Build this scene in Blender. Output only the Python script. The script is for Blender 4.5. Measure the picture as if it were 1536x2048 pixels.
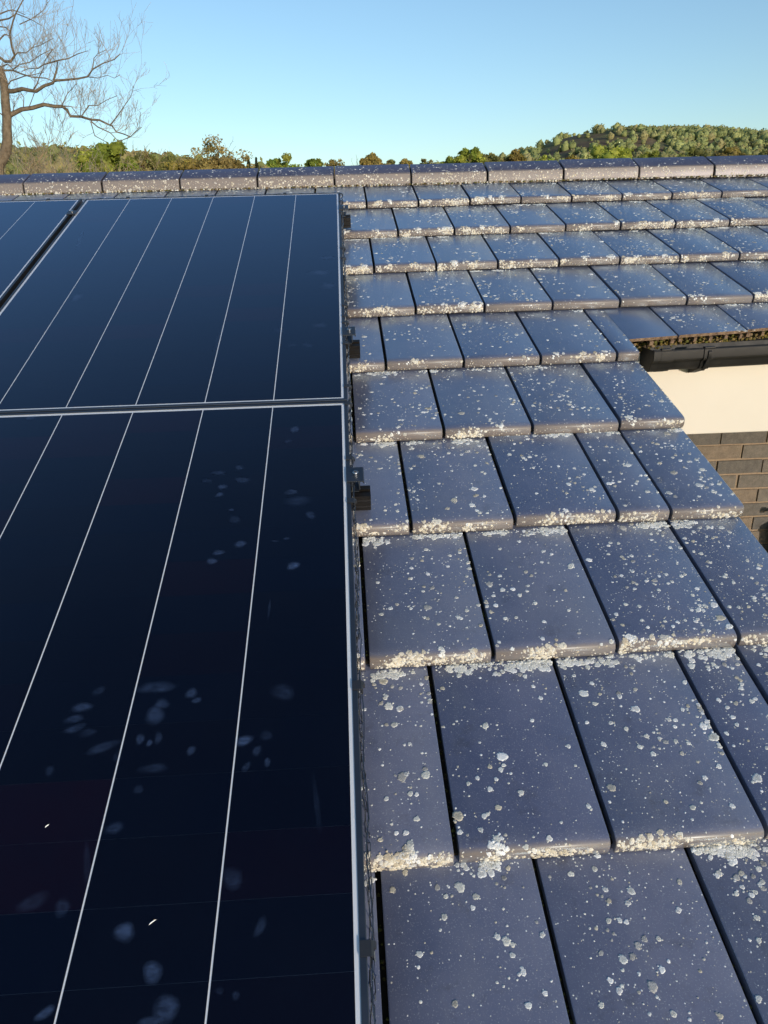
import bpy, math, random
import numpy as np
from mathutils import Vector, Matrix, Euler

for o in list(bpy.data.objects): bpy.data.objects.remove(o)
scene = bpy.context.scene
COL = scene.collection
R = math.radians
rng = np.random.default_rng(7)
random.seed(7)

# ------------------------------------------------------------------ camera
PITCH = R(20.0)                                   # roof pitch
ROOF = Matrix.Rotation(PITCH, 3, 'X')             # roof (X, V up the slope, N off the slope) -> world
CP, SP = math.cos(PITCH), math.sin(PITCH)
F_PX = 1429.4                                     # focal length for a 1536 px wide picture
CAM_R = np.array([[0.99835, -0.05695, -0.00749], [-0.04306, -0.65662, -0.75299], [0.03796, 0.75207, -0.65799]])
def rot3(a, b, c):
    ca, sa, cb, sb, cc, sc = math.cos(a), math.sin(a), math.cos(b), math.sin(b), math.cos(c), math.sin(c)
    return np.array([[1,0,0],[0,ca,-sa],[0,sa,ca]]) @ np.array([[cb,0,sb],[0,1,0],[-sb,0,cb]]) @ np.array([[cc,-sc,0],[sc,cc,0],[0,0,1]])
CAM_R = rot3(R(41.1798), R(-3.2751), R(-0.3776)) @ np.array([[1,0,0],[0,0,-1],[0,1,0]], float)
CAM_ROOF = Vector((0.01071, -3.38579, 1.03870))
CAM_POS = ROOF @ CAM_ROOF
cam = bpy.data.cameras.new('camera')
cam.sensor_fit = 'HORIZONTAL'; cam.sensor_width = 36.0
cam.lens = F_PX / 1536 * 36.0
cam.clip_start = 0.05; cam.clip_end = 6000
camo = bpy.data.objects.new('camera', cam); COL.objects.link(camo)
_r = ROOF @ Vector(CAM_R[0]); _d = ROOF @ Vector(CAM_R[1]); _f = ROOF @ Vector(CAM_R[2])
camo.matrix_world = Matrix(((_r.x, -_d.x, -_f.x, CAM_POS.x), (_r.y, -_d.y, -_f.y, CAM_POS.y), (_r.z, -_d.z, -_f.z, CAM_POS.z), (0,0,0,1)))
scene.camera = camo
def ray(px, py):                                  # world direction through a pixel of the 1536 x 2048 photograph
    return _r*((px-768)/F_PX) + _d*((py-1024)/F_PX) + _f
def at_y(px, py, y):                              # point on the vertical plane at world y
    d = ray(px, py); return CAM_POS + d*((y-CAM_POS.y)/d.y)
def at_n(px, py, n):                              # roof coordinates of a point on a plane parallel to the slope
    d = CAM_R.T @ np.array([(px-768)/F_PX, (py-1024)/F_PX, 1.0]); c = np.array(CAM_ROOF)
    return c + d*((n-c[2])/d[2])

# ------------------------------------------------------------------ light
SUN_EL, SUN_AZ = R(8.0), R(24.0)                  # low evening sun behind the camera, to the right
scene.render.engine = 'CYCLES'
world = bpy.data.worlds.new('World'); scene.world = world; world.use_nodes = True
wn = world.node_tree.nodes; wl = world.node_tree.links
sky = wn.new('ShaderNodeTexSky'); sky.sky_type = 'NISHITA'; sky.sun_disc = False
sky.sun_elevation = SUN_EL; sky.sun_rotation = R(180) - SUN_AZ
sky.altitude = 50; sky.air_density = 1.0; sky.dust_density = 0.6; sky.ozone_density = 2.4
wn['Background'].inputs['Strength'].default_value = 0.15
wl.new(sky.outputs[0], wn['Background'].inputs[0])
sund = bpy.data.lights.new('sun', 'SUN'); sund.energy = 2.0; sund.angle = R(0.5); sund.color = (1.0, 0.88, 0.75)
suno = bpy.data.objects.new('sun', sund); COL.objects.link(suno)
sdir = Vector((math.sin(SUN_AZ)*math.cos(SUN_EL), -math.cos(SUN_AZ)*math.cos(SUN_EL), math.sin(SUN_EL)))
suno.rotation_euler = sdir.to_track_quat('Z', 'Y').to_euler(); suno.location = (4, -6, 8)
scene.view_settings.view_transform = 'Standard'; scene.view_settings.look = 'None'
scene.view_settings.gamma = 1; scene.view_settings.use_curve_mapping = False
scene.view_settings.exposure = 0.62

# ------------------------------------------------------------------ material helpers
def mat(name, color=(.5,.5,.5), rough=.5, metal=0, spec=.5, coat=0, coat_rough=.1):
    m = bpy.data.materials.new(name); m.use_nodes = True
    b = m.node_tree.nodes['Principled BSDF']
    b.inputs['Base Color'].default_value = (*color, 1); b.inputs['Roughness'].default_value = rough
    b.inputs['Metallic'].default_value = metal; b.inputs['Specular IOR Level'].default_value = spec
    b.inputs['Coat Weight'].default_value = coat; b.inputs['Coat Roughness'].default_value = coat_rough
    return m
class NT:
    def __init__(s, m): s.t = m.node_tree; s.b = s.t.nodes.get('Principled BSDF')
    def n(s, kind, **kw):
        x = s.t.nodes.new('ShaderNode'+kind)
        for k, v in kw.items():
            if k.startswith('i_'):
                key = k[2:].replace('_', ' ')
                x.inputs[int(key) if key.isdigit() else key].default_value = v
            else: setattr(x, k, v)
        return x
    def l(s, a, b): s.t.links.new(a, b)
    def noise(s, scale, detail=4, rough=.6, vec=None):
        x = s.n('TexNoise'); x.inputs['Scale'].default_value = scale; x.inputs['Detail'].default_value = detail; x.inputs['Roughness'].default_value = rough
        if vec is not None: s.l(vec, x.inputs['Vector'])
        return x
    def ramp(s, fac, stops):
        x = s.n('ValToRGB'); cr = x.color_ramp
        while len(cr.elements) > 1: cr.elements.remove(cr.elements[-1])
        for i, (p, c) in enumerate(stops):
            e = cr.elements[0] if i == 0 else cr.elements.new(p)
            e.position = p; e.color = (*c, 1) if len(c) == 3 else c
        s.l(fac, x.inputs[0]); return x
    def mix(s, fac, a, b, mode='MIX'):
        x = s.n('Mix'); x.data_type = 'RGBA'; x.blend_type = mode
        for sock, v in ((x.inputs['Factor'], fac), (x.inputs['A'], a), (x.inputs['B'], b)):
            if hasattr(v, 'is_linked') or hasattr(v, 'links'): s.l(v, sock)
            elif isinstance(v, (int, float)): sock.default_value = v
            else: sock.default_value = (*v, 1)
        return x.outputs['Result']
    def bump(s, h, strength, dist):
        x = s.n('Bump'); x.inputs['Strength'].default_value = strength; x.inputs['Distance'].default_value = dist
        s.l(h, x.inputs['Height']); s.l(x.outputs[0], s.b.inputs['Normal'])
    def math(s, op, a, b=None):
        x = s.n('Math'); x.operation = op
        for i, v in enumerate((a, b)):
            if v is None: continue
            if isinstance(v, (int, float)): x.inputs[i].default_value = v
            else: s.l(v, x.inputs[i])
        return x.outputs[0]

def obj_vec(t, offset=True):                      # object coordinates shifted by each object's own random number
    tc = t.n('TexCoord'); oi = t.n('ObjectInfo')
    if not offset: return tc.outputs['Object'], oi
    m = t.n('VectorMath'); m.operation = 'MULTIPLY_ADD'
    cmb = t.n('CombineXYZ')
    for i in range(3): t.l(oi.outputs['Random'], cmb.inputs[i])
    t.l(cmb.outputs[0], m.inputs[0]); m.inputs[1].default_value = (37., 53., 71.)
    t.l(tc.outputs['Object'], m.inputs[2])
    return m.outputs[0], oi

# roof tile: smooth dark violet-grey concrete with a satin surface
M_TILE = mat('roof_tile_concrete', (.08,.08,.1), .4, spec=.45)
t = NT(M_TILE); v, oi = obj_vec(t)
n1 = t.noise(9, 5, .6, v); n2 = t.noise(420, 3, .7, v)
mp = t.n('Mapping'); mp.inputs['Scale'].default_value = (34, 2.2, 6); t.l(v, mp.inputs[0]); n3 = t.noise(1.0, 4, .6, mp.outputs[0])
base = t.ramp(n1.outputs['Fac'], [(.3, (.104,.122,.200)), (.7, (.146,.163,.245))])
rnd = t.ramp(oi.outputs['Random'], [(0, (.80,.80,.86)), (.35, (.97,.98,1.0)), (.7, (1.06,1.04,1.0)), (1, (1.18,1.12,1.06))])
c = t.mix(1.0, base.outputs[0], rnd.outputs[0], 'MULTIPLY')
stre = t.ramp(n3.outputs['Fac'], [(.54, (0,0,0)), (.80, (.22,.22,.22))])
c = t.mix(stre.outputs[0], c, (.26,.27,.29))
n6 = t.noise(2.6, 6, .7, v); worn = t.ramp(n6.outputs['Fac'], [(.50, (0,0,0)), (.62, (.30,.30,.30)), (.8, (.42,.42,.42))])
c = t.mix(worn.outputs[0], c, (.19,.20,.24))
n7 = t.noise(16, 6, .75, v); grime = t.ramp(n7.outputs['Fac'], [(.56, (0,0,0)), (.74, (.5,.5,.5))])
c = t.mix(grime.outputs[0], c, (.062,.058,.066))
grit = t.ramp(n2.outputs['Fac'], [(.585, (0,0,0)), (.70, (.75,.75,.75))])
c = t.mix(grit.outputs[0], c, (.40,.42,.45))
# the nose of each tile is coloured brown, dirtier towards its foot
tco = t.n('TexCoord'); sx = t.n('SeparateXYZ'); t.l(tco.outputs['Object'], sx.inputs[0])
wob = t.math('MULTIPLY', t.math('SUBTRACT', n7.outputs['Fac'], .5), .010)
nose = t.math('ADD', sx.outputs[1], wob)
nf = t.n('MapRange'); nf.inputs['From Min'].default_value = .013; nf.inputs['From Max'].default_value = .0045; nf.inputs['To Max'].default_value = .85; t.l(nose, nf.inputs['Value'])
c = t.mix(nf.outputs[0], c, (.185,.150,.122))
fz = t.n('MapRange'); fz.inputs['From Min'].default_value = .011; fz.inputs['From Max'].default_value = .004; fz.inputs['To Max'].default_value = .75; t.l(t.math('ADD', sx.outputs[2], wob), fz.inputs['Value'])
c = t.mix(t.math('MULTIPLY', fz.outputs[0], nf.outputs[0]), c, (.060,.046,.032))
t.l(c, t.b.inputs['Base Color'])
rr = t.ramp(n1.outputs['Fac'], [(.25, (.42,)*3), (.75, (.60,)*3)]); t.l(rr.outputs[0], t.b.inputs['Roughness'])
t.bump(n2.outputs['Fac'], .12, .0008)
# satin glaze: weak reflection head-on, strong at grazing angles
def glaze(t, rough, f0, p, scale, tint):
    ge = t.n('NewGeometry'); dt = t.n('VectorMath'); dt.operation = 'DOT_PRODUCT'; t.l(ge.outputs['Normal'], dt.inputs[0]); t.l(ge.outputs['Incoming'], dt.inputs[1])
    om = t.math('SUBTRACT', 1.0, t.math('ABSOLUTE', dt.outputs['Value'])); f = t.math('ADD', t.math('MULTIPLY', t.math('POWER', om, p), scale), f0)
    gl = t.n('BsdfGlossy'); gl.inputs['Roughness'].default_value = rough; gl.inputs[0].default_value = (*tint, 1)
    mx = t.n('MixShader'); t.l(f, mx.inputs[0]); t.l(t.b.outputs[0], mx.inputs[1]); t.l(gl.outputs[0], mx.inputs[2]); t.l(mx.outputs[0], t.t.nodes['Material Output'].inputs[0])
glaze(t, .28, .012, 2.4, .92, (.74,.89,1.0))
M_RIDGE = M_TILE.copy(); M_RIDGE.name = 'ridge_tile_concrete'
for n_ in M_RIDGE.node_tree.nodes:
    if n_.type == 'VALTORGB' and abs(n_.color_ramp.elements[0].color[2]-.200) < 1e-3:
        n_.color_ramp.elements[0].color = (.060,.058,.095,1); n_.color_ramp.elements[1].color = (.085,.080,.120,1)
    if n_.type == 'BSDF_GLOSSY': n_.inputs[0].default_value = (.42,.42,.52,1)
    if n_.type == 'MAP_RANGE' and abs(n_.inputs['From Min'].default_value-.013) < 1e-4: nose_r = n_
    if n_.type == 'MAP_RANGE' and abs(n_.inputs['From Min'].default_value-.011) < 1e-4: foot_r = n_
    if n_.type == 'SEPXYZ': sep_r = n_
lt = M_RIDGE.node_tree                               # on ridge tiles the brown part is the upright skirt
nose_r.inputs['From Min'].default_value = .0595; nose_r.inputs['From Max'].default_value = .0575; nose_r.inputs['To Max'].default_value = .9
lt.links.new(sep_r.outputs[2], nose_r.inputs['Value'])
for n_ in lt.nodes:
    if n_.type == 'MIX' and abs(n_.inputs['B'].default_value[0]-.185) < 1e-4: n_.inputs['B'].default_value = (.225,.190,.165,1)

M_CUT = mat('tile_cut_edge', (.22,.15,.10), .9)
t = NT(M_CUT); v, oi = obj_vec(t); n1 = t.noise(60, 6, .7, v)
t.l(t.ramp(n1.outputs['Fac'], [(.3,(.07,.045,.03)), (.55,(.24,.16,.10)), (.75,(.40,.30,.20))]).outputs[0], t.b.inputs['Base Color']); t.bump(n1.outputs['Fac'], .6, .004)

M_GROOVE = mat('dirty_side_lock', (.022,.018,.013), .95, spec=.1)
def attr_mat(name, rough=.9, noise_scale=900., lo=.72, hi=1.2, bump=.8, dist=.001, trans=0):
    m = mat(name, rough=rough, spec=.2); t = NT(m)
    a = t.n('Attribute'); a.attribute_name = 'Col'
    tc = t.n('TexCoord'); nn = t.noise(noise_scale, 3, .65, tc.outputs['Object'])
    g = t.ramp(nn.outputs['Fac'], [(.3, (lo,)*3), (.7, (hi,)*3)])
    c = t.mix(1.0, a.outputs['Color'], g.outputs[0], 'MULTIPLY')
    t.l(c, t.b.inputs['Base Color'])
    if bump: t.bump(nn.outputs['Fac'], bump, dist)
    if trans:
        tr = t.n('BsdfTranslucent'); t.l(c, tr.inputs[0]); mx = t.n('MixShader'); mx.inputs[0].default_value = trans
        t.l(t.b.outputs[0], mx.inputs[1]); t.l(tr.outputs[0], mx.inputs[2])
        t.l(mx.outputs[0], t.t.nodes['Material Output'].inputs[0])
    return m
M_LICHEN = attr_mat('lichen_crust', .95, 700., .78, 1.15, .8, .0012)
M_MOSS = attr_mat('moss_and_dirt', .95, 300)
M_LEAF = attr_mat('leaves', .75, .9, .7, 1.25, 0, trans=.25)
M_FARLEAF = attr_mat('far_leaves', .9, .08, .75, 1.2, 0)

M_DECK = mat('roof_underlay', (.012,.012,.012), .95)
M_FRAME = mat('black_anodised_aluminium', (.10,.112,.132), .38, metal=.9)
t = NT(M_FRAME); tc = t.n('TexCoord'); nn = t.noise(14, 4, .6, tc.outputs['Object'])
t.l(t.ramp(nn.outputs['Fac'], [(.3,(.33,)*3), (.7,(.5,)*3)]).outputs[0], t.b.inputs['Roughness'])
M_BACK = mat('white_backsheet', (.86,.86,.84), .55)
M_CELL = mat('solar_cell', (.004,.0055,.013), .5, spec=.05)
t = NT(M_CELL); oi = t.n('ObjectInfo'); tc = t.n('TexCoord')
cc = t.ramp(oi.outputs['Random'], [(0,(.0012,.003,.012)), (.4,(.002,.003,.009)), (.8,(.002,.0025,.008)), (1,(.0095,.002,.009))])
nn = t.noise(5, 3, .6, tc.outputs['Object'])
c = t.mix(nn.outputs['Fac'], cc.outputs[0], (.001,.003,.012)); t.l(c, t.b.inputs['Base Color'])
# toughened front glass: clear, with its own Fresnel reflection and a breath of dust
M_GLASS = bpy.data.materials.new('panel_glass'); M_GLASS.use_nodes = True
t = NT(M_GLASS); t.t.nodes.remove(t.b)
# anti-reflection coated glass: 2 % head-on, rising steeply towards grazing, alike from both sides
ge = t.n('NewGeometry'); dt = t.n('VectorMath'); dt.operation = 'DOT_PRODUCT'; t.l(ge.outputs['Normal'], dt.inputs[0]); t.l(ge.outputs['Incoming'], dt.inputs[1])
om = t.math('SUBTRACT', 1.0, t.math('ABSOLUTE', dt.outputs['Value'])); frf = t.math('ADD', t.math('MULTIPLY', t.math('POWER', om, 3.2), .97), .018)
tr = t.n('BsdfTransparent'); tr.inputs[0].default_value = (.97,.98,1,1)
gl = t.n('BsdfGlossy'); gl.inputs['Roughness'].default_value = .035; gl.inputs[0].default_value = (.70,.82,1,1)
tc = t.n('TexCoord'); nb = t.noise(3.2, 2, .5, tc.outputs['Object']); bp_ = t.n('Bump'); bp_.inputs['Strength'].default_value = .02; bp_.inputs['Distance'].default_value = .01
t.l(nb.outputs['Fac'], bp_.inputs['Height']); t.l(bp_.outputs[0], gl.inputs['Normal'])
mx = t.n('MixShader'); t.l(frf, mx.inputs[0]); t.l(tr.outputs[0], mx.inputs[1]); t.l(gl.outputs[0], mx.inputs[2])
df = t.n('BsdfDiffuse'); df.inputs[0].default_value = (.55,.55,.55,1)
nd = t.noise(700, 2, .5, tc.outputs['Object']); nd2 = t.noise(4, 4, .6, tc.outputs['Object'])
dus = t.ramp(nd.outputs['Fac'], [(.72,(0,0,0)), (.80,(.07,.07,.07))]); du2 = t.ramp(nd2.outputs['Fac'], [(.4,(0,0,0)), (.8,(.002,.002,.002))])
fac = t.math('ADD', dus.outputs[0], du2.outputs[0])
mx2 = t.n('MixShader'); t.l(fac, mx2.inputs[0]); t.l(mx.outputs[0], mx2.inputs[1]); t.l(df.outputs[0], mx2.inputs[2])
t.l(mx2.outputs[0], t.t.nodes['Material Output'].inputs[0])
# greasy finger and boot marks on the glass
M_SMUDGE = bpy.data.materials.new('grease_mark'); M_SMUDGE.use_nodes = True
t = NT(M_SMUDGE); t.t.nodes.remove(t.b)
a = t.n('Attribute'); a.attribute_name = 'Col'; tc = t.n('TexCoord')
mp = t.n('Mapping'); mp.inputs['Scale'].default_value = (60, 190, 60); mp.inputs['Rotation'].default_value = (0,0,.6); t.l(tc.outputs['Object'], mp.inputs[0])
nn = t.noise(1, 5, .7, mp.outputs[0]); n5 = t.noise(26, 3, .6, tc.outputs['Object'])
g1 = t.ramp(nn.outputs['Fac'], [(.28,(.35,)*3), (.7,(1,)*3)]); g2 = t.ramp(n5.outputs['Fac'], [(.3,(.25,)*3), (.62,(1,)*3)])
f1 = t.math('MULTIPLY', a.outputs['Fac'], t.math('MULTIPLY', g1.outputs[0], g2.outputs[0]))
tr = t.n('BsdfTransparent'); df = t.n('BsdfDiffuse'); df.inputs[0].default_value = (.24,.40,.80,1)  # blue tint puts the scattered sky light into the marks' own colour
mx = t.n('MixShader'); t.l(f1, mx.inputs[0]); t.l(tr.outputs[0], mx.inputs[1]); t.l(df.outputs[0], mx.inputs[2])
t.l(mx.outputs[0], t.t.nodes['Material Output'].inputs[0])

M_WIRE = mat('black_coated_wire', (.16,.17,.18), .25, metal=.9)
M_CLIP = mat('black_plastic_clip', (.025,.028,.034), .4)
M_STEEL = mat('stainless_bolt', (.5,.5,.5), .3, metal=1)
M_RAIL = mat('black_mounting_rail', (.045,.04,.036), .45, metal=.4)
t = NT(M_RAIL); tc = t.n('TexCoord'); nn = t.noise(40, 4, .6, tc.outputs['Object']); t.l(t.ramp(nn.outputs['Fac'], [(.3,(.010,.008,.007)), (.7,(.020,.017,.015))]).outputs[0], t.b.inputs['Base Color'])
M_GUTTER = mat('black_upvc', (.028,.027,.026), .38, spec=.5)
t = NT(M_GUTTER); tc = t.n('TexCoord'); nn = t.noise(18, 5, .7, tc.outputs['Object'])
t.l(t.ramp(nn.outputs['Fac'], [(.3,(.008,.008,.008)), (.6,(.016,.015,.014)), (.8,(.04,.037,.032))]).outputs[0], t.b.inputs['Base Color'])
t.l(t.ramp(nn.outputs['Fac'], [(.3,(.5,)*3), (.7,(.7,)*3)]).outputs[0], t.b.inputs['Roughness'])
M_FASCIA = mat('cream_painted_board', (.74,.66,.49), .5)
t = NT(M_FASCIA); tc = t.n('TexCoord'); nn = t.noise(3, 4, .6, tc.outputs['Object']); t.l(t.ramp(nn.outputs['Fac'], [(.3,(.66,.615,.52)), (.7,(.70,.655,.56))]).outputs[0], t.b.inputs['Base Color'])
M_BRICK = mat('brown_brick', (.2,.16,.13), .9, spec=.2)
t = NT(M_BRICK); v, oi = obj_vec(t); n1 = t.noise(28, 5, .7, v); n2 = t.noise(260, 4, .7, v)
a_ = t.ramp(n1.outputs['Fac'], [(.25,(.13,.113,.096)), (.5,(.18,.16,.135)), (.8,(.235,.20,.165))])
b_ = t.ramp(oi.outputs['Random'], [(0,(.72,.76,.82)), (.5,(1,1,1)), (1,(1.22,1.1,.98))])
c = t.mix(1., a_.outputs[0], b_.outputs[0], 'MULTIPLY'); g_ = t.ramp(n2.outputs['Fac'], [(.3,(.75,)*3), (.7,(1.2,)*3)]); c = t.mix(1., c, g_.outputs[0], 'MULTIPLY')
t.l(c, t.b.inputs['Base Color']); t.bump(n2.outputs['Fac'], .7, .003)
M_MORTAR = mat('tan_mortar', (.36,.26,.17), .95, spec=.1)
t = NT(M_MORTAR); tc = t.n('TexCoord'); nn = t.noise(120, 4, .7, tc.outputs['Object']); t.l(t.ramp(nn.outputs['Fac'], [(.3,(.25,.19,.135)), (.7,(.35,.27,.19))]).outputs[0], t.b.inputs['Base Color']); t.bump(nn.outputs['Fac'], .5, .002)
M_FARBRICK = mat('brick_wall_far', (.2,.17,.13), .9)
t = NT(M_FARBRICK); tc = t.n('TexCoord'); bt = t.n('TexBrick'); bt.inputs['Scale'].default_value = 1; bt.inputs['Brick Width'].default_value = .225; bt.inputs['Row Height'].default_value = .075; bt.inputs['Mortar Size'].default_value = .005
bt.inputs['Color1'].default_value = (.15,.125,.1,1); bt.inputs['Color2'].default_value = (.2,.165,.125,1); bt.inputs['Mortar'].default_value = (.36,.26,.17,1)
mp = t.n('Mapping'); mp.inputs['Rotation'].default_value = (R(90),0,0); t.l(tc.outputs['Object'], mp.inputs[0]); t.l(mp.outputs[0], bt.inputs['Vector']); t.l(bt.outputs[0], t.b.inputs['Base Color'])
def bark(name, c1, c2, sc):
    m = mat(name, c1, .9, spec=.2); t = NT(m); tc = t.n('TexCoord'); nn = t.noise(sc, 5, .7, tc.outputs['Object'])
    t.l(t.ramp(nn.outputs['Fac'], [(.3,c1), (.7,c2)]).outputs[0], t.b.inputs['Base Color']); return m
M_BARK = bark('grey_brown_bark', (.10,.075,.05), (.24,.19,.13), 6)
M_TWIG = bark('pale_twig_bark', (.34,.28,.21), (.46,.39,.30), 2)
M_STEM = bark('tan_stem_bark', (.30,.22,.13), (.44,.34,.21), 2)
M_GRASS = bark('meadow_grass', (.05,.085,.022), (.10,.135,.04), .05)
M_HILL = mat('heath_and_turf', (.1,.09,.05), .95, spec=.1)
t = NT(M_HILL); tc = t.n('TexCoord'); nn = t.noise(.022, 6, .65, tc.outputs['Object']); n2 = t.noise(.35, 4, .7, tc.outputs['Object'])
a_ = t.ramp(nn.outputs['Fac'], [(.35,(.13,.085,.055)), (.5,(.17,.125,.075)), (.62,(.16,.16,.07))]); b_ = t.ramp(n2.outputs['Fac'], [(.3,(.6,)*3), (.7,(1.3,)*3)])
t.l(t.mix(1., a_.outputs[0], b_.outputs[0], 'MULTIPLY'), t.b.inputs['Base Color'])
M_LAMP = mat('black_lamp_metal', (.012,.012,.013), .4)

# ------------------------------------------------------------------ object helpers
def tag(o, label=None, cat=None, group=None, kind=None):
    if label: o['label'] = label
    if cat: o['category'] = cat
    if group: o['group'] = group
    if kind: o['kind'] = kind
    return o
def link(name, me, parent=None, loc=(0,0,0), rot=(0,0,0)):
    o = bpy.data.objects.new(name, me); COL.objects.link(o)
    if parent is not None: o.parent = parent
    o.location = loc; o.rotation_euler = rot
    return o
def empty(name, loc=(0,0,0), rot=(0,0,0)):
    o = link(name, None, None, loc, rot); o.empty_display_size = .1; return o
def finish(me, m, smooth_angle=None):
    me.update()
    for x in (m if isinstance(m, (list, tuple)) else [m]): me.materials.append(x)
    if smooth_angle is not None:
        me.polygons.foreach_set('use_smooth', np.ones(len(me.polygons), bool))
        me.set_sharp_from_angle(angle=R(smooth_angle))
    return me
class MB:
    def __init__(s): s.v = []; s.f = []; s.mi = []
    def add(s, vs, fs, mi=0):
        o = len(s.v); s.v += [tuple(x) for x in vs]; s.f += [tuple(i+o for i in f) for f in fs]; s.mi += [mi]*len(fs)
    def box(s, x0, x1, y0, y1, z0, z1, mi=0, bev=0):
        if bev:
            b = bev; xs = (x0, x1); vs = []
            prof = [(y0+b,z0),(y1-b,z0),(y1,z0+b),(y1,z1-b),(y1-b,z1),(y0+b,z1),(y0,z1-b),(y0,z0+b)]
            s.extrude(prof, x0, x1, mi); return
        vs = [(x,y,z) for x in (x0,x1) for y in (y0,y1) for z in (z0,z1)]
        s.add(vs, [(0,1,3,2),(4,6,7,5),(0,4,5,1),(2,3,7,6),(0,2,6,4),(1,5,7,3)], mi)
    def extrude(s, prof, x0, x1, mi=0, cap=True):        # closed profile in (y, z), swept along x
        n = len(prof)
        vs = [(x0,*p) for p in prof] + [(x1,*p) for p in prof]
        fs = [(i, (i+1)%n, (i+1)%n+n, i+n) for i in range(n)]
        if cap: fs += [tuple(range(n))[::-1], tuple(range(n, 2*n))]
        s.add(vs, fs, mi)
    def tube(s, pts, rads, sides=5, mi=0):
        pts = [Vector(p) for p in pts]; n = len(pts); vs = []; fs = []
        for i, p in enumerate(pts):
            d = (pts[min(i+1,n-1)] - pts[max(i-1,0)])
            if d.length < 1e-9: d = Vector((0,0,1))
            d.normalize(); a = d.orthogonal().normalized(); b = d.cross(a)
            if i and (a.dot(pa) < .2):
                a = (pa - d*pa.dot(d)); a = a.normalized() if a.length > 1e-6 else d.orthogonal().normalized(); b = d.cross(a)
            pa = a; r = rads[i] if hasattr(rads, '__len__') else rads
            for k in range(sides):
                an = 2*math.pi*k/sides; vs.append(p + a*(r*math.cos(an)) + b*(r*math.sin(an)))
        for i in range(n-1):
            for k in range(sides):
                k2 = (k+1) % sides; fs.append((i*sides+k, i*sides+k2, (i+1)*sides+k2, (i+1)*sides+k))
        fs += [tuple(range(sides))[::-1], tuple(range((n-1)*sides, n*sides))]
        s.add(vs, fs, mi)
    def mesh(s, name, m, smooth=None):
        me = bpy.data.meshes.new(name); me.from_pydata(s.v, [], s.f)
        me.polygons.foreach_set('material_index', s.mi)
        import bmesh
        bm = bmesh.new(); bm.from_mesh(me); bmesh.ops.recalc_face_normals(bm, faces=bm.faces); bm.to_mesh(me); bm.free()
        return finish(me, m, smooth)
    def build(s, name, m, parent=None, loc=(0,0,0), rot=(0,0,0), smooth=None):
        return link(name, s.mesh(name, m, smooth), parent, loc, rot)
def thick(poly, th):                                 # open 2D polyline -> closed profile of that thickness
    n = len(poly); off = []
    for i in range(n):
        a = Vector(poly[max(i-1,0)]); b = Vector(poly[min(i+1,n-1)]); d = (b-a).normalized()
        off.append((poly[i][0] - d.y*th, poly[i][1] + d.x*th))
    return list(poly) + off[::-1]
def fast_mesh(name, V, F, C, m, smooth=False):         # numpy arrays; F (n, 3 or 4)
    me = bpy.data.meshes.new(name); V = np.asarray(V, np.float32); F = np.asarray(F, np.int32); k = F.shape[1]
    me.vertices.add(len(V)); me.vertices.foreach_set('co', V.ravel())
    me.loops.add(F.size); me.loops.foreach_set('vertex_index', F.ravel())
    me.polygons.add(len(F)); me.polygons.foreach_set('loop_start', np.arange(0, F.size, k, dtype=np.int32))
    if C is not None:
        at = me.attributes.new('Col', 'FLOAT_COLOR', 'POINT')
        cc = np.ones((len(V), 4), np.float32); cc[:, :3] = C; at.data.foreach_set('color', cc.ravel())
    me.materials.append(m)
    if smooth: me.polygons.foreach_set('use_smooth', np.ones(len(F), bool))
    me.update(calc_edges=True); me.validate()
    return me
class Blobs:                                          # many small irregular domes as one mesh
    def __init__(s): s.V = []; s.F = []; s.C = []; s.o = 0
    def add(s, c, tx, ty, nz, r, h, n, col, edge=None, lobe=.25, dome=.55):
        an = np.arange(n)*2*math.pi/n + rng.random()*6.28
        rr = r*(1 + lobe*(rng.random(n)*2-1))
        ring = c + np.outer(np.cos(an)*rr, tx) + np.outer(np.sin(an)*rr, ty)
        mid = c + np.outer(np.cos(an)*rr*dome, tx) + np.outer(np.sin(an)*rr*dome, ty) + np.outer(h*(.6+.8*rng.random(n)), nz)
        top = (c + nz*h*(.5+.5*rng.random()))[None]
        s.V.append(np.vstack([ring - nz*.0004, mid, top])); i = np.arange(n); j = (i+1) % n; o = s.o
        s.F.append(np.vstack([np.c_[i, j, n+j], np.c_[i, n+j, n+i], np.c_[n+i, n+j, np.full(n, 2*n)]]) + o)
        col = np.asarray(col); e = col if edge is None else np.asarray(edge)
        s.C.append(np.vstack([np.tile(e, (n,1)), np.tile(e*.5+col*.5, (n,1)), col[None]])); s.o += 2*n+1
    def flat(s, c, tx, ty, nz, r, n, col):
        an = np.arange(n)*2*math.pi/n + rng.random()*6.28; rr = r*(.7+.6*rng.random(n))
        ring = c + np.outer(np.cos(an)*rr, tx) + np.outer(np.sin(an)*rr, ty)
        s.V.append(np.vstack([ring, (c + nz*.0006)[None]])); i = np.arange(n); j = (i+1) % n
        s.F.append(np.c_[i, j, np.full(n, n)] + s.o); s.C.append(np.tile(np.asarray(col), (n+1,1))); s.o += n+1
    def build(s, name, m, parent, **kw):
        return link(name, fast_mesh(name, np.vstack(s.V), np.vstack(s.F), np.vstack(s.C), m), parent, **kw)

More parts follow.
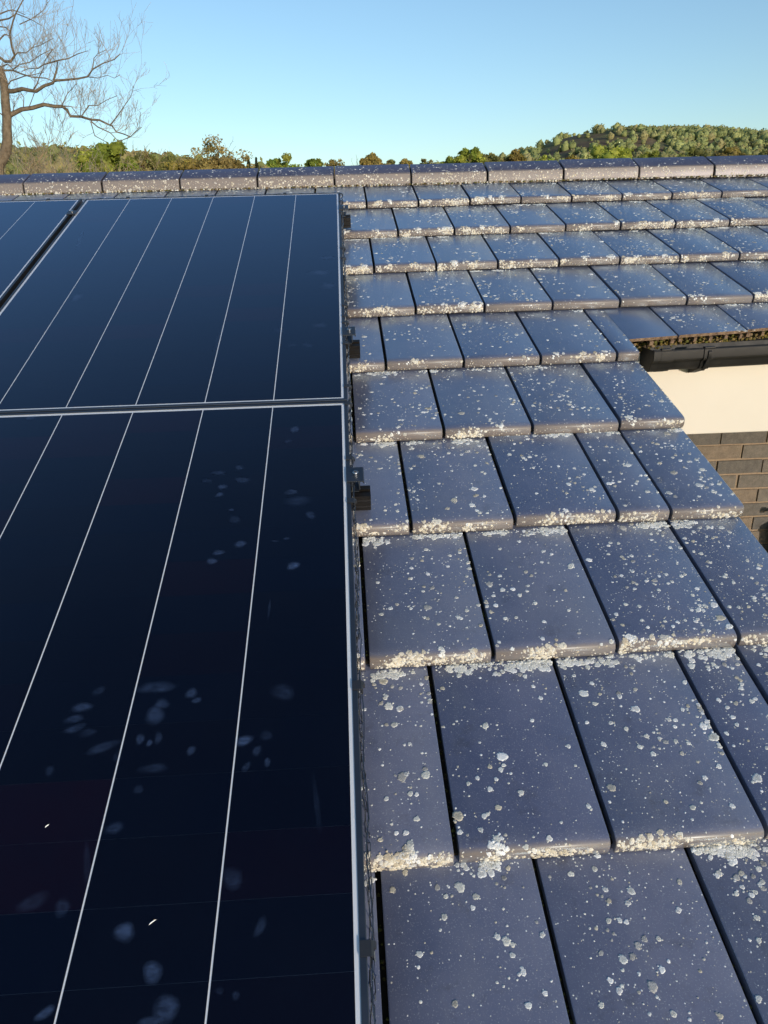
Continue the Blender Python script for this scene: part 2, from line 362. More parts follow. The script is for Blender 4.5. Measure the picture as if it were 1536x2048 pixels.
# ------------------------------------------------------------------ ground
GZ = -3.5
def smooth(a, b, x):
    q = np.clip((x-a)/(b-a), 0, 1); return q*q*(3-2*q)
gx = np.concatenate([-np.geomspace(3000, 8, 26), np.linspace(-6, 6, 9), np.geomspace(8, 3000, 26)])
gy = np.concatenate([-np.geomspace(800, 10, 12), np.linspace(-8, 20, 12), np.geomspace(26, 4000, 30)])
GX, GY = np.meshgrid(gx, gy); rngz = 0.25*np.sin(GX*.07)*np.cos(GY*.05)*smooth(15, 40, np.abs(GY))
V = np.c_[GX.ravel(), GY.ravel(), (GZ + rngz).ravel()]; nx = len(gx)
ii = np.array([[r*nx+c, r*nx+c+1, (r+1)*nx+c+1, (r+1)*nx+c] for r in range(len(gy)-1) for c in range(nx-1)])
tag(link('ground', fast_mesh('ground', V, ii, None, M_GRASS)), kind='structure')

# ------------------------------------------------------------------ house
house = empty('house', (0, 0, GZ))
tag(house, 'brown brick house under dark grey tiles with cream fascia and black gutter', 'house')
H0 = Vector((0, 0, -GZ))                             # house-local offset of the roof origin
TW, TG = 0.24559, 0.37734                            # tile cover width and gauge
V0, SKEW = 0.10106, math.tan(R(0.756))
NT0 = -0.11                                          # tile plane below the top of the panels
VERGE = 0.935
PH = {1:.85775, 2:.97911, 3:.85757, 4:.98733, 5:.85926, 6:.75091, 7:.87355, 8:.75669, 9:.87936, 10:.7590, 11:.8810}
VR = 0.425                                           # ridge foot up the slope
# roof boarding under the tiles: both slopes, with the notch where the right wing stops short
mb = MB()
def slab(poly, n0, n1):
    k = len(poly); vs = [(x, v_, n0) for x, v_ in poly] + [(x, v_, n1) for x, v_ in poly]
    mb.add(vs, [tuple(range(k)), tuple(range(2*k-1, k-1, -1))] + [(i, (i+1)%k, (i+1)%k+k, i+k) for i in range(k)])
slab([(-3.2,-3.95), (.9,-3.95), (.9,-1.23), (4.6,-1.23), (4.6,.52), (-3.2,.52)], NT0-.06, NT0-.03)
c2, s2 = math.cos(-2*PITCH), math.sin(-2*PITCH)      # far slope
vs = []
for n_ in (NT0-.03, NT0-.06):
    for x, q in ((-3.2,0), (4.6,0), (4.6,3.2), (-3.2,3.2)): vs.append((x, .52 + q*c2, n_ + q*s2))
mb.add(vs, [(0,1,2,3), (7,6,5,4), (0,4,5,1), (1,5,6,2), (2,6,7,3), (3,7,4,0)])
roof = mb.build('roof', M_DECK, house, H0, (PITCH, 0, 0))

PROF = [(0,.0035), (0,.0165), (.0007,.0215), (.0028,.0260), (.0064,.0293), (.0115,.0311), (.0180,.0318), (.026,.0315), (.034,.0308), (.044,.0299), (.13,.0222), (.22,.0142), (.32,.0048), (.377,-.0006), (.43,-.0065)]
def ntop(s): return float(np.interp(s, [p[0] for p in PROF[5:]], [p[1] for p in PROF[5:]]))
def tile_mesh(w, cut=None, x0=0.0):                  # cut = (left, right): sawn off that far up from the tail
    mb = MB(); st = [(x0, .0016), (x0+.0022, 0), (x0+w-.0022, 0), (x0+w, .0016)]
    if cut is None:
        prof = PROF + [(.43,-.021), (.05,.008), (.030,.0022), (.006,.0012)]
        k = len(prof); nt = len(PROF); vs = []
        for x, d in st:
            for i, (s, n) in enumerate(prof): vs.append((x, s + (d*.7 if i < 4 else 0), n - (d if i < nt else 0)))
        fs = [(a*k+i, a*k+(i+1)%k, (a+1)*k+(i+1)%k, (a+1)*k+i) for a in range(3) for i in range(k)]
        fs += [tuple(range(k))[::-1], tuple(range(3*k, 4*k))]
        mb.add(vs, fs)
        # side lock that runs in the joint, well below the surface
        ss = (.012, .06, .2, .377, .43); vs = []
        for x in (x0-.0085, x0+.001):
            for s in ss: vs += [(x, s, ntop(s)-.0195), (x, s, max(ntop(s)-.026, -.024))]
        m_ = len(ss)*2; fs = []
        for i in range(len(ss)-1):
            a = 2*i; fs += [(a, a+2, a+2+m_, a+m_), (a+1, a+1+m_, a+3+m_, a+3), (a, a+1, a+3, a+2), (a+m_, a+2+m_, a+3+m_, a+1+m_)]
        fs += [(0, m_, m_+1, 1)]
        mb.add(vs, fs, 2)
    else:
        vs = []; ss = [0, .03, .10, .17, .30]; n_s = len(ss)
        for lay in (0, -.0105):
            for x, d in st:
                cu = cut[0] + (cut[1]-cut[0])*(x-x0)/w
                for q in ss:
                    s = cu + q; s = min(s, .43); vs.append((x, s, ntop(s) + lay - (d if lay == 0 else 0)))
        T = 4*n_s; fs = []; mi = []
        for a in range(3):
            for i in range(n_s-1):
                q = a*n_s+i; mb_f = (q, q+1, q+1+n_s, q+n_s); fs.append(mb_f); fs.append(tuple(j+T for j in mb_f[::-1]))
        mb.add(vs, fs)
        mb.add(vs, [(a*n_s, (a+1)*n_s, (a+1)*n_s+T, a*n_s+T) for a in range(3)], 1)
        mb.add(vs, [tuple(list(range(n_s)) + list(range(T+n_s-1, T-1, -1))), tuple(list(range(3*n_s+T, 4*n_s+T)) + list(range(4*n_s-1, 3*n_s-1, -1)))])
        nr = max(2, int(round(w/.068)))
        for i in range(nr+1):                        # ribs of the underside showing in the sawn end
            xr = x0 + .004 + (w-.022)*i/nr; wd = .007 + .007*rng.random()
            cu = cut[0] + (cut[1]-cut[0])*(xr-x0)/w; z = ntop(cu)-.0105
            mb.box(xr, xr+wd, cu+.0015+.002*rng.random(), cu+.045, z-.016-.008*rng.random(), z-.0062, 1)
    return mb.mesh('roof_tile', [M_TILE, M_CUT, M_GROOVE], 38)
GAP = .0092
ME_FULL = tile_mesh(TW-GAP)
TILES = []                                           # (matrix in roof coordinates, width, row, kind)
def place_tile(me, row, x, w, kind='full'):
    jr = rng.normal(0, 1, 4)
    vv = V0 - (row-1)*TG + x*SKEW + jr[0]*.0012
    n_ = NT0 + max(-.0006, jr[1]*.0013)
    rot = (0 if kind == 'cut' else jr[2]*.0016, jr[3]*.0032, R(.35))
    o = link('roof_tile', me, roof, (x, vv, n_), rot)
    M = Matrix.Translation((x, vv, n_)) @ Euler(rot).to_matrix().to_4x4()
    TILES.append((np.array(M), w, row, kind, x)); return o
def cutline(X): return -1.293 + (X-.937)*.113
for row in range(1, 12):
    ph = PH[row]
    if row <= 4: lo, hi = -2.4, 3.5
    elif row == 5: lo, hi = -2.4, ph - .001
    else: lo, hi = -2.4, .76
    k0 = math.ceil((lo-ph)/TW); x = ph + k0*TW
    while x + TW <= hi + .02 or (row <= 4 and x < hi):
        if row in (7, 9, 11) and x + TW > .70 and x > .5:
            break
        place_tile(ME_FULL, row, x + GAP/2, TW-GAP); x += TW
    if row == 5:
        tail = tile_mesh(.935 - ph - GAP)             # tile with its corner sawn out for the gutter
        vt = V0 - 4*TG + ph*SKEW
        a = tile_mesh(TW-GAP, (cutline(ph)-vt, cutline(ph+TW)-vt-TW*SKEW))
        mbx = MB()
        for me_, keep in ((tail, None), (a, None)):
            off = len(mbx.v); mbx.v += [tuple(v_.co) for v_ in me_.vertices]
            for p_ in me_.polygons: mbx.f.append(tuple(i+off for i in p_.vertices)); mbx.mi.append(p_.material_index)
        # the sawn upper part starts at the end of the tail strip
        w1 = .935 - ph - GAP; w2 = TW - GAP - w1
        b = tile_mesh(w2 - .0006, (cutline(.935)-vt-w1*SKEW, cutline(ph+TW)-vt-TW*SKEW), w1 + .0003)
        mbx = MB()
        for me_ in (tail, b):
            off = len(mbx.v); mbx.v += [tuple(v_.co) for v_ in me_.vertices]
            for p_ in me_.polygons: mbx.f.append(tuple(i+off for i in p_.vertices)); mbx.mi.append(p_.material_index)
        place_tile(mbx.mesh('notched_tile', [M_TILE, M_CUT, M_GROOVE], 38), 5, ph + GAP/2, w1, 'notch')
        x = ph + TW
        while x < 3.5:
            vt = V0 - 4*TG + x*SKEW
            me_ = tile_mesh(TW-.0035, (cutline(x)-vt, cutline(x+TW)-vt-TW*SKEW))
            place_tile(me_, 5, x + .0018, TW-.0035, 'cut'); x += TW
    elif row in (7, 9, 11):
        jl = x; jr_ = .757
        place_tile(tile_mesh(jr_-jl-GAP), row, jl+GAP/2, jr_-jl-GAP, 'half')
        place_tile(tile_mesh(VERGE-jr_-GAP/2), row, jr_+GAP/2, VERGE-jr_-GAP/2, 'verge')
    elif row in (6, 8, 10):
        place_tile(tile_mesh(VERGE-x-GAP/2), row, x+GAP/2, VERGE-x-GAP/2, 'verge')

# ridge tiles: angular, vertical skirt and sloping top
RY, RZ = VR*CP - (NT0+.006)*SP, VR*SP + (NT0+.006)*CP     # world foot of the near skirt
RPITCH, RLEN = .388, .379
rp = [(0,-.002), (-.0005,.030), (.004,.052), (.010,.058), (.124,.104), (.132,.1065), (.140,.104), (.254,.058), (.262,.046), (.264,-.002)]
ri = [(.252,-.002), (.250,.045), (.132,.092), (.014,.045), (.012,-.002)]
mb = MB(); k = len(rp+ri); st = [(0,.0025), (.003,0), (RLEN-.003,0), (RLEN,.0025)]; vs = []
for x, d in st:
    for i, (y, z) in enumerate(rp+ri):
        if i < len(rp): dy, dz = y-.132, z-.02; q = 1 - d/max(.05, math.hypot(dy, dz)); vs.append((x, .132+dy*q, .02+dz*q if z > 0 else z))
        else: vs.append((x, y, z))
fs = [(a*k+i, a*k+(i+1)%k, (a+1)*k+(i+1)%k, (a+1)*k+i) for a in range(3) for i in range(k)]
fs += [tuple(range(k))[::-1], tuple(range(3*k, 4*k))]; mb.add(vs, fs)
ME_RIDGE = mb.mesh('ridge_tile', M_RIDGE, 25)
Minv = ROOF.transposed()
ridge_x0 = float(at_y(668, 345, RY).x)
RIDGES = []
RYAW = -.017
for k in range(-7, 9):
    x = ridge_x0 + k*RPITCH + .0045
    jy, jz, jr = rng.normal(0, .0016), rng.normal(0, .0016), rng.normal(0, .003)
    wpos = Vector((x, RY + x*RYAW + jy, RZ + jz)); wr = Euler((0, jr*.6, RYAW + jr*.5))
    M = Matrix.Translation(Minv @ wpos) @ (Minv @ wr.to_matrix()).to_4x4()
    o = link('ridge_tile', ME_RIDGE, roof); o.matrix_local = M
    RIDGES.append(np.array(M))
# mortar bed under the ridge tiles
mb = MB(); mb.box(-3.0, 4.2, .018, .245, -.03, .040)
M = Matrix.Translation(Minv @ Vector((0, RY, RZ))) @ (Minv @ Euler((0,0,RYAW)).to_matrix()).to_4x4()
o = mb.build('ridge_mortar', M_DECK, roof); o.matrix_local = M

# ------------------------------------------------------------------ lichen
PA = np.array(PROF); PL = np.r_[0, np.cumsum(np.hypot(*np.diff(PA, axis=0).T))]
def on_tile(M, x, a):                                # a = length along the tile's outline from the foot of its nose
    s = np.interp(a, PL, PA[:,0]); n = np.interp(a, PL, PA[:,1])
    i = min(max(np.searchsorted(PL, a)-1, 0), len(PA)-2); d = PA[i+1]-PA[i]; d = d/np.hypot(*d)
    tx, ty, nz = M[:3,0], M[:3,1]*d[0]+M[:3,2]*d[1], -M[:3,1]*d[1]+M[:3,2]*d[0]
    return M[:3,3] + M[:3,0]*x + M[:3,1]*s + M[:3,2]*n, tx, ty, nz
WHITE = np.array([[.80,.82,.81], [.74,.76,.74], [.86,.87,.86], [.70,.71,.66], [.78,.78,.72]])
CREAM = np.array([[.68,.63,.52], [.72,.68,.58], [.60,.55,.44], [.70,.68,.61], [.55,.49,.38]])
FADED = np.array([[.40,.39,.35], [.34,.34,.33], [.46,.43,.35]])
L = Blobs()
def pick(A): return A[rng.integers(len(A))]*(.9+.2*rng.random())
def spot(P, r, cols=WHITE):
    c, tx, ty, nz = P; col = pick(cols)
    if r < .0015: L.flat(c, tx, ty, nz, r, 6, col)
    elif r < .0036: L.add(c, tx, ty, nz, r, .0006, 9, col*(.80 if rng.random() < .4 else 1), col, .17, .6)
    else: rosette(P, r, col)
def rosette(P, r, col):                              # flat lobed thallus, often greyer in the middle
    c, tx, ty, nz = P; n = int(16 + r*1800); an = np.arange(n)*2*math.pi/n; ph_ = rng.random(4)*6.28
    mid = col*(.62 + .3*rng.random()) if rng.random() < .45 else col*.95
    prof = 1 + .09*np.sin(an*2+ph_[0]) + .07*np.sin(an*3+ph_[1]) + .05*np.sin(an*5+ph_[2]) + .05*np.sin(an*9+ph_[3]) + .13*(rng.random(n)-.5)
    V_ = []; C_ = []
    for f_, h_, q_ in ((1.0, -.0002, 1.0), (.95, .0005, 1.0), (.60, .0006, .4), (.30, .0005, 0)):
        jit = 1 + .10*(rng.random(n)-.5); rr = r*prof*f_*jit
        V_.append(c + np.outer(np.cos(an)*rr, tx) + np.outer(np.sin(an)*rr, ty) + np.outer(h_*(.7+.6*rng.random(n)), nz)); C_.append(np.tile(col*q_ + mid*(1-q_), (n,1))*(.9+.2*rng.random((n,1))))
    V_.append((c + nz*.0008)[None]); C_.append(mid[None]); i = np.arange(n); j = (i+1) % n; o = L.o; F_ = []
    for k in range(3): F_ += [np.c_[k*n+i, k*n+j, (k+1)*n+j], np.c_[k*n+i, (k+1)*n+j, (k+1)*n+i]]
    F_.append(np.c_[3*n+i, 3*n+j, np.full(n, 4*n)])
    L.V.append(np.vstack(V_)); L.F.append(np.vstack(F_)+o); L.C.append(np.vstack(C_)); L.o += 4*n+1
    for q in range(rng.integers(0, 3)):              # satellites round the rim
        a = rng.random()*6.28; d = r*(.9+.5*rng.random()); L.add(c + tx*d*math.cos(a) + ty*d*math.sin(a), tx, ty, nz, r*(.15+.25*rng.random()), .0007, 8, col, None, .3, .6)
def crust(M, w, xc, ac, sx, sa, num, cols, amax=.45, amin=.0):
    for q in range(num):
        x = xc + rng.normal(0, sx); a = ac + rng.normal(0, sa)
        if not (.002 < x < w-.002) or a < amin or a > amax: continue
        c, tx, ty, nz = on_tile(M, x, a); r = .0009 + .0052*rng.random()**2.2
        if r > .0028 and .03 < a < amax-.01: rosette((c, tx, ty, nz), r*1.15, pick(cols))
        else: L.add(c, tx, ty, nz, min(r, .004), .0004 + r*.12, 8, pick(cols if rng.random() < .8 else FADED*1.5), None, .32, .65)
AEND = float(np.interp(TG, PA[:,0], PL))             # where the next tile's nose covers this one
for M, w, row, kind, x0 in TILES:
    if not (x0 + w > -.03 or row == 1): continue
    if kind == 'cut' or kind == 'notch': amin = .16 if kind == 'cut' else .0
    else: amin = 0
    area = w/TW; near = np.clip((x0-.05)/.6, 0, 1)*(1 if row >= 8 else .35)
    dens = rng.uniform(.7, 1.4)*(1 + 1.3*near)*area*(.8 if row <= 5 else 1)
    if kind in ('cut', 'notch') or (row in (4, 5) and x0 > .6): dens *= .55
    for q in range(int(190*dens)):
        spot(on_tile(M, rng.uniform(.002, w-.002), rng.uniform(max(amin,.012), AEND)), rng.uniform(.0006, .0014), WHITE if rng.random() < .7 else FADED*1.4)
    cl = [(rng.uniform(0, w), rng.uniform(max(amin,.02), AEND)) for q in range(5)]
    def pos(lo):
        if rng.random() < .5: return rng.uniform(.005, w-.005), rng.uniform(lo, AEND-.003)
        q = cl[rng.integers(5)]; return float(np.clip(q[0] + rng.normal(0, .022), .004, w-.004)), float(np.clip(q[1] + rng.normal(0, .035), lo, AEND-.003))
    for q in range(int(100*dens)):
        xq, a = pos(max(amin,.02))
        spot(on_tile(M, xq, a), .0013 + .0036*rng.random()**1.7, WHITE if rng.random() < .74 else FADED*1.2)
    for q in range(rng.poisson((12.0 if row >= 7 else 6.0)*dens)):
        spot(on_tile(M, *pos(max(amin,.03))), .0037 + .0058*rng.random()**2.4, WHITE if rng.random() < .68 else FADED*1.3)
    # the nose: cream crust, thick in places
    if kind not in ('cut',):
        hv = rng.uniform(.5, 1.4)*(1.25 if row in (1, 2, 3, 8, 9, 10) else .55)*(.75 if x0 > .75 else 1)
        for q in range(int(75*hv*area)):
            a = abs(rng.normal(.004, .011)); spot(on_tile(M, rng.uniform(.002, w-.002), min(a, .05)), .0008+.0018*rng.random()**2, CREAM)
        for q in range(rng.poisson(3.4*hv*area)):
            crust(M, w, rng.uniform(0, w), rng.uniform(.004, .026), rng.uniform(.006, .022), rng.uniform(.004, .010), int(rng.uniform(14, 60)), CREAM)
        for q in range(rng.poisson(1.2*hv*area)):
            crust(M, w, rng.uniform(0, w), .032, rng.uniform(.004, .012), .009, int(rng.uniform(14, 45)), WHITE)
    if row >= 7 and kind != 'cut' and rng.random() < .7:
        for q in range(1): crust(M, w, rng.uniform(0, w), rng.uniform(.008, .020), rng.uniform(.015, .035), .008, int(rng.uniform(60, 150)), CREAM)
    # white crust on the strip just below the next nose
    hv = rng.uniform(.3, 1.3)*(1.2 if row >= 6 else .7)
    if row >= 8 and rng.random() < .8: crust(M, w, rng.uniform(0, w), AEND-.010, rng.uniform(.015, .03), .008, int(rng.uniform(50, 170)), WHITE, AEND+.004)
    for q in range(int(30*hv*area)):
        spot(on_tile(M, rng.uniform(.002, w-.002), AEND - abs(rng.normal(0, .008))), .0009+.0016*rng.random()**2, WHITE)
    for q in range(rng.poisson((2.6 if row >= 7 else 1.4)*hv*area)):
        crust(M, w, rng.uniform(0, w), AEND-.004, rng.uniform(.008, .022), rng.uniform(.004, .010), int(rng.uniform(20, 80)), WHITE, AEND+.004)
# ridge tiles
RPA = np.array(rp[:6]); RL = np.r_[0, np.cumsum(np.hypot(*np.diff(RPA, axis=0).T))]
for M in RIDGES:
    dn = rng.uniform(.5, 1.3) * (.6 if M[0,3] > 1.0 else 1.0)
    for q in range(int(330*dn)):
        lowz = rng.random() < .72
        a = rng.uniform(.001, .06)**1.0 if lowz else rng.uniform(.06, .17)
        if lowz and rng.random() < .5: a *= .6
        s, n = np.interp(a, RL, RPA[:,0]), np.interp(a, RL, RPA[:,1]); i = min(max(np.searchsorted(RL, a)-1, 0), 4); d = RPA[i+1]-RPA[i]; d /= np.hypot(*d)
        ty = M[:3,1]*d[0]+M[:3,2]*d[1]; nz = -M[:3,1]*d[1]+M[:3,2]*d[0]
        spot((M[:3,3] + M[:3,0]*rng.uniform(.004, RLEN-.004) + M[:3,1]*s + M[:3,2]*n, M[:3,0], ty, nz), .0012+.0034*rng.random()**2.2, CREAM if lowz else WHITE)
lich = L.build('lichen', M_LICHEN, roof); tag(lich, kind='stuff')

# moss and dirt: packed under the sawn eave tiles, in the joints, and along the foot of the ridge
L = Blobs(); ex, ev, en = np.eye(3)
MOSS = np.array([[.16,.12,.03], [.10,.085,.025], [.20,.15,.06], [.07,.05,.03], [.12,.12,.03], [.26,.19,.11]])
for q in range(3800):
    x = rng.uniform(.945, 3.3); vc = cutline(x); vt = V0 - 4*TG + x*SKEW; top = NT0 + ntop(vc-vt) - .011
    dep = rng.uniform(.012, .055); base = NT0 - .034
    hgt = base + (top-base)*rng.random()**1.2*(.55 + .45*math.sin(x*31)*math.sin(x*13+1))
    L.add(np.array([x, vc+dep, hgt]), ex, en, -ev, .0025+.004*rng.random(), .003, 6, pick(MOSS), None, .35)
for q in range(700):
    x = rng.uniform(-1.9, 2.6); w_ = Vector((x, RY + x*RYAW - abs(rng.normal(0, .006)), RZ + .003)); c = np.array(Minv @ w_)
    L.add(c, ex, ev, en, .002+.005*rng.random(), .004, 6, pick(MOSS if rng.random() < .6 else CREAM), None, .35)
for M, w, row, kind, x0 in TILES:
    if x0 + w > 0 and row >= 6:
        for q in range(26):
            s = rng.uniform(.02, TG); c = M[:3,3] + M[:3,0]*(-.002 - .004*rng.random()) + M[:3,1]*s + M[:3,2]*(ntop(s)-.018)
            L.add(c, ex, ev, en, .0015+.002*rng.random(), .003, 5, pick(MOSS[[1,3,4]])*.7, None, .3)
ms = L.build('moss', M_MOSS, roof); tag(ms, kind='stuff')

# fascia, soffit, gutter of the right wing
FY = -1.130
fb = at_y(1450, 866, FY).z; ft = NT0*CP + (-1.25)*SP - .052 - .0
mb = MB(); mb.box(.80, 4.6, FY, FY+.02, fb, ft, bev=.002); mb.build('fascia_board', M_FASCIA, house, H0, smooth=30)
WY = -.344
mb = MB(); mb.box(.80, 4.6, FY+.021, WY+.02, fb+.012, fb+.021); mb.build('soffit', M_FASCIA, house, H0)
g0 = at_y(1318, 745, FY-.075); g1 = at_y(1536, 722, FY-.075)
tilt = R(1.1)                                        # slight fall towards the stop end
GP = [(0,0), (-.001,-.050), (-.012,-.066), (-.030,-.072), (-.062,-.072), (-.078,-.068), (-.087,-.058), (-.091,-.046), (-.096,-.038), (-.104,-.034), (-.109,-.030), (-.1105,-.022), (-.1105,-.002), (-.108,0.001), (-.103,0.0)]
gx0 = at_y(1303, 720, FY-.09).x
gut_z = g0.z + .072 + .004
mb = MB(); mb.extrude(thick(GP, -.0028), 0, 3.2)
gutter = mb.build('gutter', M_GUTTER, house, H0 + Vector((gx0, FY-.003, gut_z)), (0, -tilt, 0), smooth=35)
def offp(P, d):
    q = thick(P, d); return q[len(P):][::-1]
GPo = offp(GP, .0006)
def bracket(x, w, th, foot=True):
    mb = MB(); mb.extrude(thick(GPo, th), x, x+w)
    mb.box(x, x+w, -.112-th, -.098, .0018, .006)
    if foot:
        mb.extrude([(-.004,-.074-th), (-.055,-.074-th), (-.045,-.081-th), (-.004,-.094-th)], x+.004, x+w-.004)
        mb.extrude([(-.1105-th,-.004), (-.1105-th-.005,-.010), (-.1105-th-.005,-.026), (-.088-th-.003,-.062), (-.08,-.074-th), (-.076,-.074-th), (-.1105-th,-.03)], x+.012, x+w-.012)
    return mb.build('bracket', M_GUTTER, gutter, smooth=35)
bx = at_y(1408, 700, FY-.11).x - gx0
bracket(bx, .034, .003); bracket(bx+.9, .034, .003); bracket(bx+1.8, .034, .003)
bracket(.020, .030, .0035, False)
mb = MB(); mb.extrude(thick(offp(GP, .0004), .0030), -.004, .062)
mb.add([(-.0045, *p) for p in GP] + [(-.0015, *p) for p in GP], [tuple(range(len(GP))), tuple(range(2*len(GP)-1, len(GP)-1, -1))])
mb.build('stop_end', M_GUTTER, gutter, smooth=35)

# walls: the recessed brick wall of the right wing in real bricks, the others plain
zt = fb + .012
mb = MB(); mb.box(.70, 4.5, WY+.006, WY+.20, GZ, zt); wall = mb.build('wall', M_MORTAR, house, H0)
BL, BH, BJ = .215, .065, .010
mbk = MB(); mbk.box(0, BL, 0, .05, 0, BH, bev=.0025); ME_BR = mbk.mesh('brick', M_BRICK)
pb = at_y(1440, 893, WY)                             # a perpend and a bed joint seen in the photograph
bed = at_y(1480, 891, WY).z; px0 = at_y(1439, 880, WY).x
mrest = MB()
for cidx in range(-2, 40):
    z = bed - cidx*(BH+BJ)
    if z + BH > zt + .05: continue
    off = px0 - (BL+BJ) + (.1125 if cidx % 2 == 0 else 0)
    if z - BH < GZ: break
    k = -8
    while True:
        x = off + k*(BL+BJ) + BJ
        k += 1
        if x < .72: continue
        if x > 4.25: break
        if cidx >= 16:
            mrest.box(x, x+BL, WY-.002, WY+.04, z-BH, z, bev=.0025); continue
        link('brick', ME_BR, wall, (x + rng.normal(0, .0012), WY - .002 + rng.normal(0, .0012), z - BH + rng.normal(0, .0008)), (0, rng.normal(0,.003), rng.normal(0,.004)))
o = mrest.build('lower_brick_courses', M_BRICK, wall); tag(o, kind='stuff')
mb = MB(); mb.box(-3.0, .66, -3.55, -3.35, GZ, -1.45); mb.build('wall', M_FARBRICK, house, H0)
mb = MB()
mb.add([(.64,-3.35,GZ), (.64,WY,GZ), (.64,WY,WY*math.tan(PITCH)-.28), (.64,-3.35,-3.35*math.tan(PITCH)-.28), (.70,-3.35,GZ), (.70,WY,GZ), (.70,WY,WY*math.tan(PITCH)-.28), (.70,-3.35,-3.35*math.tan(PITCH)-.28)],
       [(0,1,2,3), (7,6,5,4), (0,4,5,1), (1,5,6,2), (2,6,7,3), (3,7,4,0)]); mb.build('wall', M_FARBRICK, house, H0)
mb = MB(); mb.box(-3.0, 4.4, 3.15, 3.35, GZ, -.75); mb.build('wall', M_FARBRICK, house, H0)

# black wall lantern by the recessed wall
lp = at_y(1533, 1016, WY)
lamp = empty('wall_lantern', (lp.x + .075, WY - .002, lp.z - .10)); tag(lamp, 'small black lantern fixed to the brown brick wall', 'lantern')
mb = MB(); mb.tube([(0,0,.05), (0,-.025,.075), (0,-.045,.09), (-.035,-.055,.10), (-.060,-.055,.10)], .009, 8); mb.tube([(-.078,-.055,.10),(-.057,-.055,.10)], .014, 10); mb.build('bracket', M_LAMP, lamp, smooth=40)
mb = MB(); mb.tube([(0,-.07,-.22), (0,-.07,-.21), (0,-.07,-.03), (0,-.07,.02), (0,-.07,.05)], [.03,.04,.055,.062,.008], 6); mb.build('lamp_body', M_LAMP, lamp)
mb = MB(); mb.box(-.035, .035, -.012, 0, -.04, .09); mb.build('back_plate', M_LAMP, lamp)

# ------------------------------------------------------------------ solar panels
PW, PL_, GAPP = 1.134, 1.737, .005
CW, CH, CG = .1812, .0925, .0027
ME_CELL = None
mbc = MB(); mbc.box(0, CW, 0, CH, 0, .0003); ME_CELL = mbc.mesh('cell', M_CELL)
def marks(lst, org, panel):
    if not lst: return
    Vs, Fs, Cs, o = [], [], [], 0
    for (cx, cy, rx, ry, ang, al) in lst:
        c = np.array((cx-org[0], cy-org[1], -.0007)); n = 24; an = np.arange(n)*2*math.pi/n
        wob = 1 + .10*np.sin(an*2+rng.random()*6) + .06*np.sin(an*3+rng.random()*6)
        ca, sa = math.cos(ang), math.sin(ang)
        for k_, (f_, fa) in enumerate(((1.15, 0), (.82, .40), (.48, .92))):
            lx, ly = np.cos(an)*rx*f_*wob, np.sin(an)*ry*f_*wob
            Vs.append(np.c_[c[0]+lx*ca-ly*sa, c[1]+lx*sa+ly*ca, np.full(n, c[2])]); Cs.append(np.full((n,3), fa*al))
        Vs.append(c[None]); Cs.append(np.full((1,3), al*.7)); i = np.arange(n); j = (i+1) % n
        for a in (0, n): Fs += [np.c_[o+a+i, o+a+j, o+a+n+j], np.c_[o+a+i, o+a+n+j, o+a+n+i]]
        Fs.append(np.c_[o+2*n+i, o+2*n+j, np.full(n, o+3*n)]); o += 3*n+1
    ob = link('grease_marks', fast_mesh('grease_marks', np.vstack(Vs), np.vstack(Fs), np.vstack(Cs), M_SMUDGE), panel); tag(ob, 'pale smeared finger marks on the glass', kind='stuff')
def panel(xr, vt, label, mk):
    # xr: right edge, vt: upper edge, both on the slope; the origin is the lower left corner
    org = (xr-PW, vt-PL_)
    e = empty('solar_panel', ROOF @ Vector((org[0], org[1], 0)), (PITCH, 0, 0)); tag(e, label, 'solar panel', 'solar panels on the tiled roof')
    lip, dp = .0095, .030
    mb = MB()
    pr = [(0,-dp), (0,-.001), (.001,0), (lip-.0008,0), (lip,-.0006), (lip,-.0009), (.0022,-.0010), (.0022,-dp)]
    def side(p0, p1, inw):                            # mitred frame side
        p0, p1, inw = Vector(p0), Vector(p1), Vector(inw); d = (p1-p0).normalized(); vs = []
        for q, sg in ((p0, 1), (p1, -1)):
            for a, b in pr: vs.append((q.x+inw.x*a+d.x*a*sg, q.y+inw.y*a+d.y*a*sg, b))
        n = len(pr); mb.add(vs, [(i, (i+1)%n, (i+1)%n+n, i+n) for i in range(n)] + [tuple(range(n)), tuple(range(2*n-1, n-1, -1))])
    side((0,0), (PW,0), (0,1)); side((PW,0), (PW,PL_), (-1,0)); side((PW,PL_), (0,PL_), (0,-1)); side((0,PL_), (0,0), (1,0))
    mb.build('frame', M_FRAME, e)
    mb = MB(); mb.box(.0026, PW-.0026, .0026, PL_-.0026, -.0060, -.0022); bs = mb.build('backsheet', M_BACK, e)
    mb = MB(); mb.add([(.003,.003,-.0012), (PW-.003,.003,-.0012), (PW-.003,PL_-.003,-.0012), (.003,PL_-.003,-.0012)], [(0,1,2,3)]); gme = bpy.data.meshes.new('glass'); gme.from_pydata(mb.v, [], mb.f); gl_ = link('glass', finish(gme, M_GLASS), e)
    mx_ = (PW - 6*CW - 5*CG)/2; rowp = (PL_ - 2*mx_)/18
    for i in range(6):
        for j in range(18):
            o = link('cell', ME_CELL, bs, (mx_ + i*(CW+CG), mx_ + j*rowp, -.0021), (0, 0, 0)); o.scale = (1, (rowp-.00023)/CH, 1)
    marks(mk, org, e)
    return e
def mark_px(x, y, rx, ry, ang=0., al=.10):
    a = at_n(x, y, 0); b = at_n(x+rx, y, 0); c_ = at_n(x, y+ry, 0)
    return (a[0], a[1], abs(b[0]-a[0]), abs(c_[1]-a[1]), ang, al)
mk = []
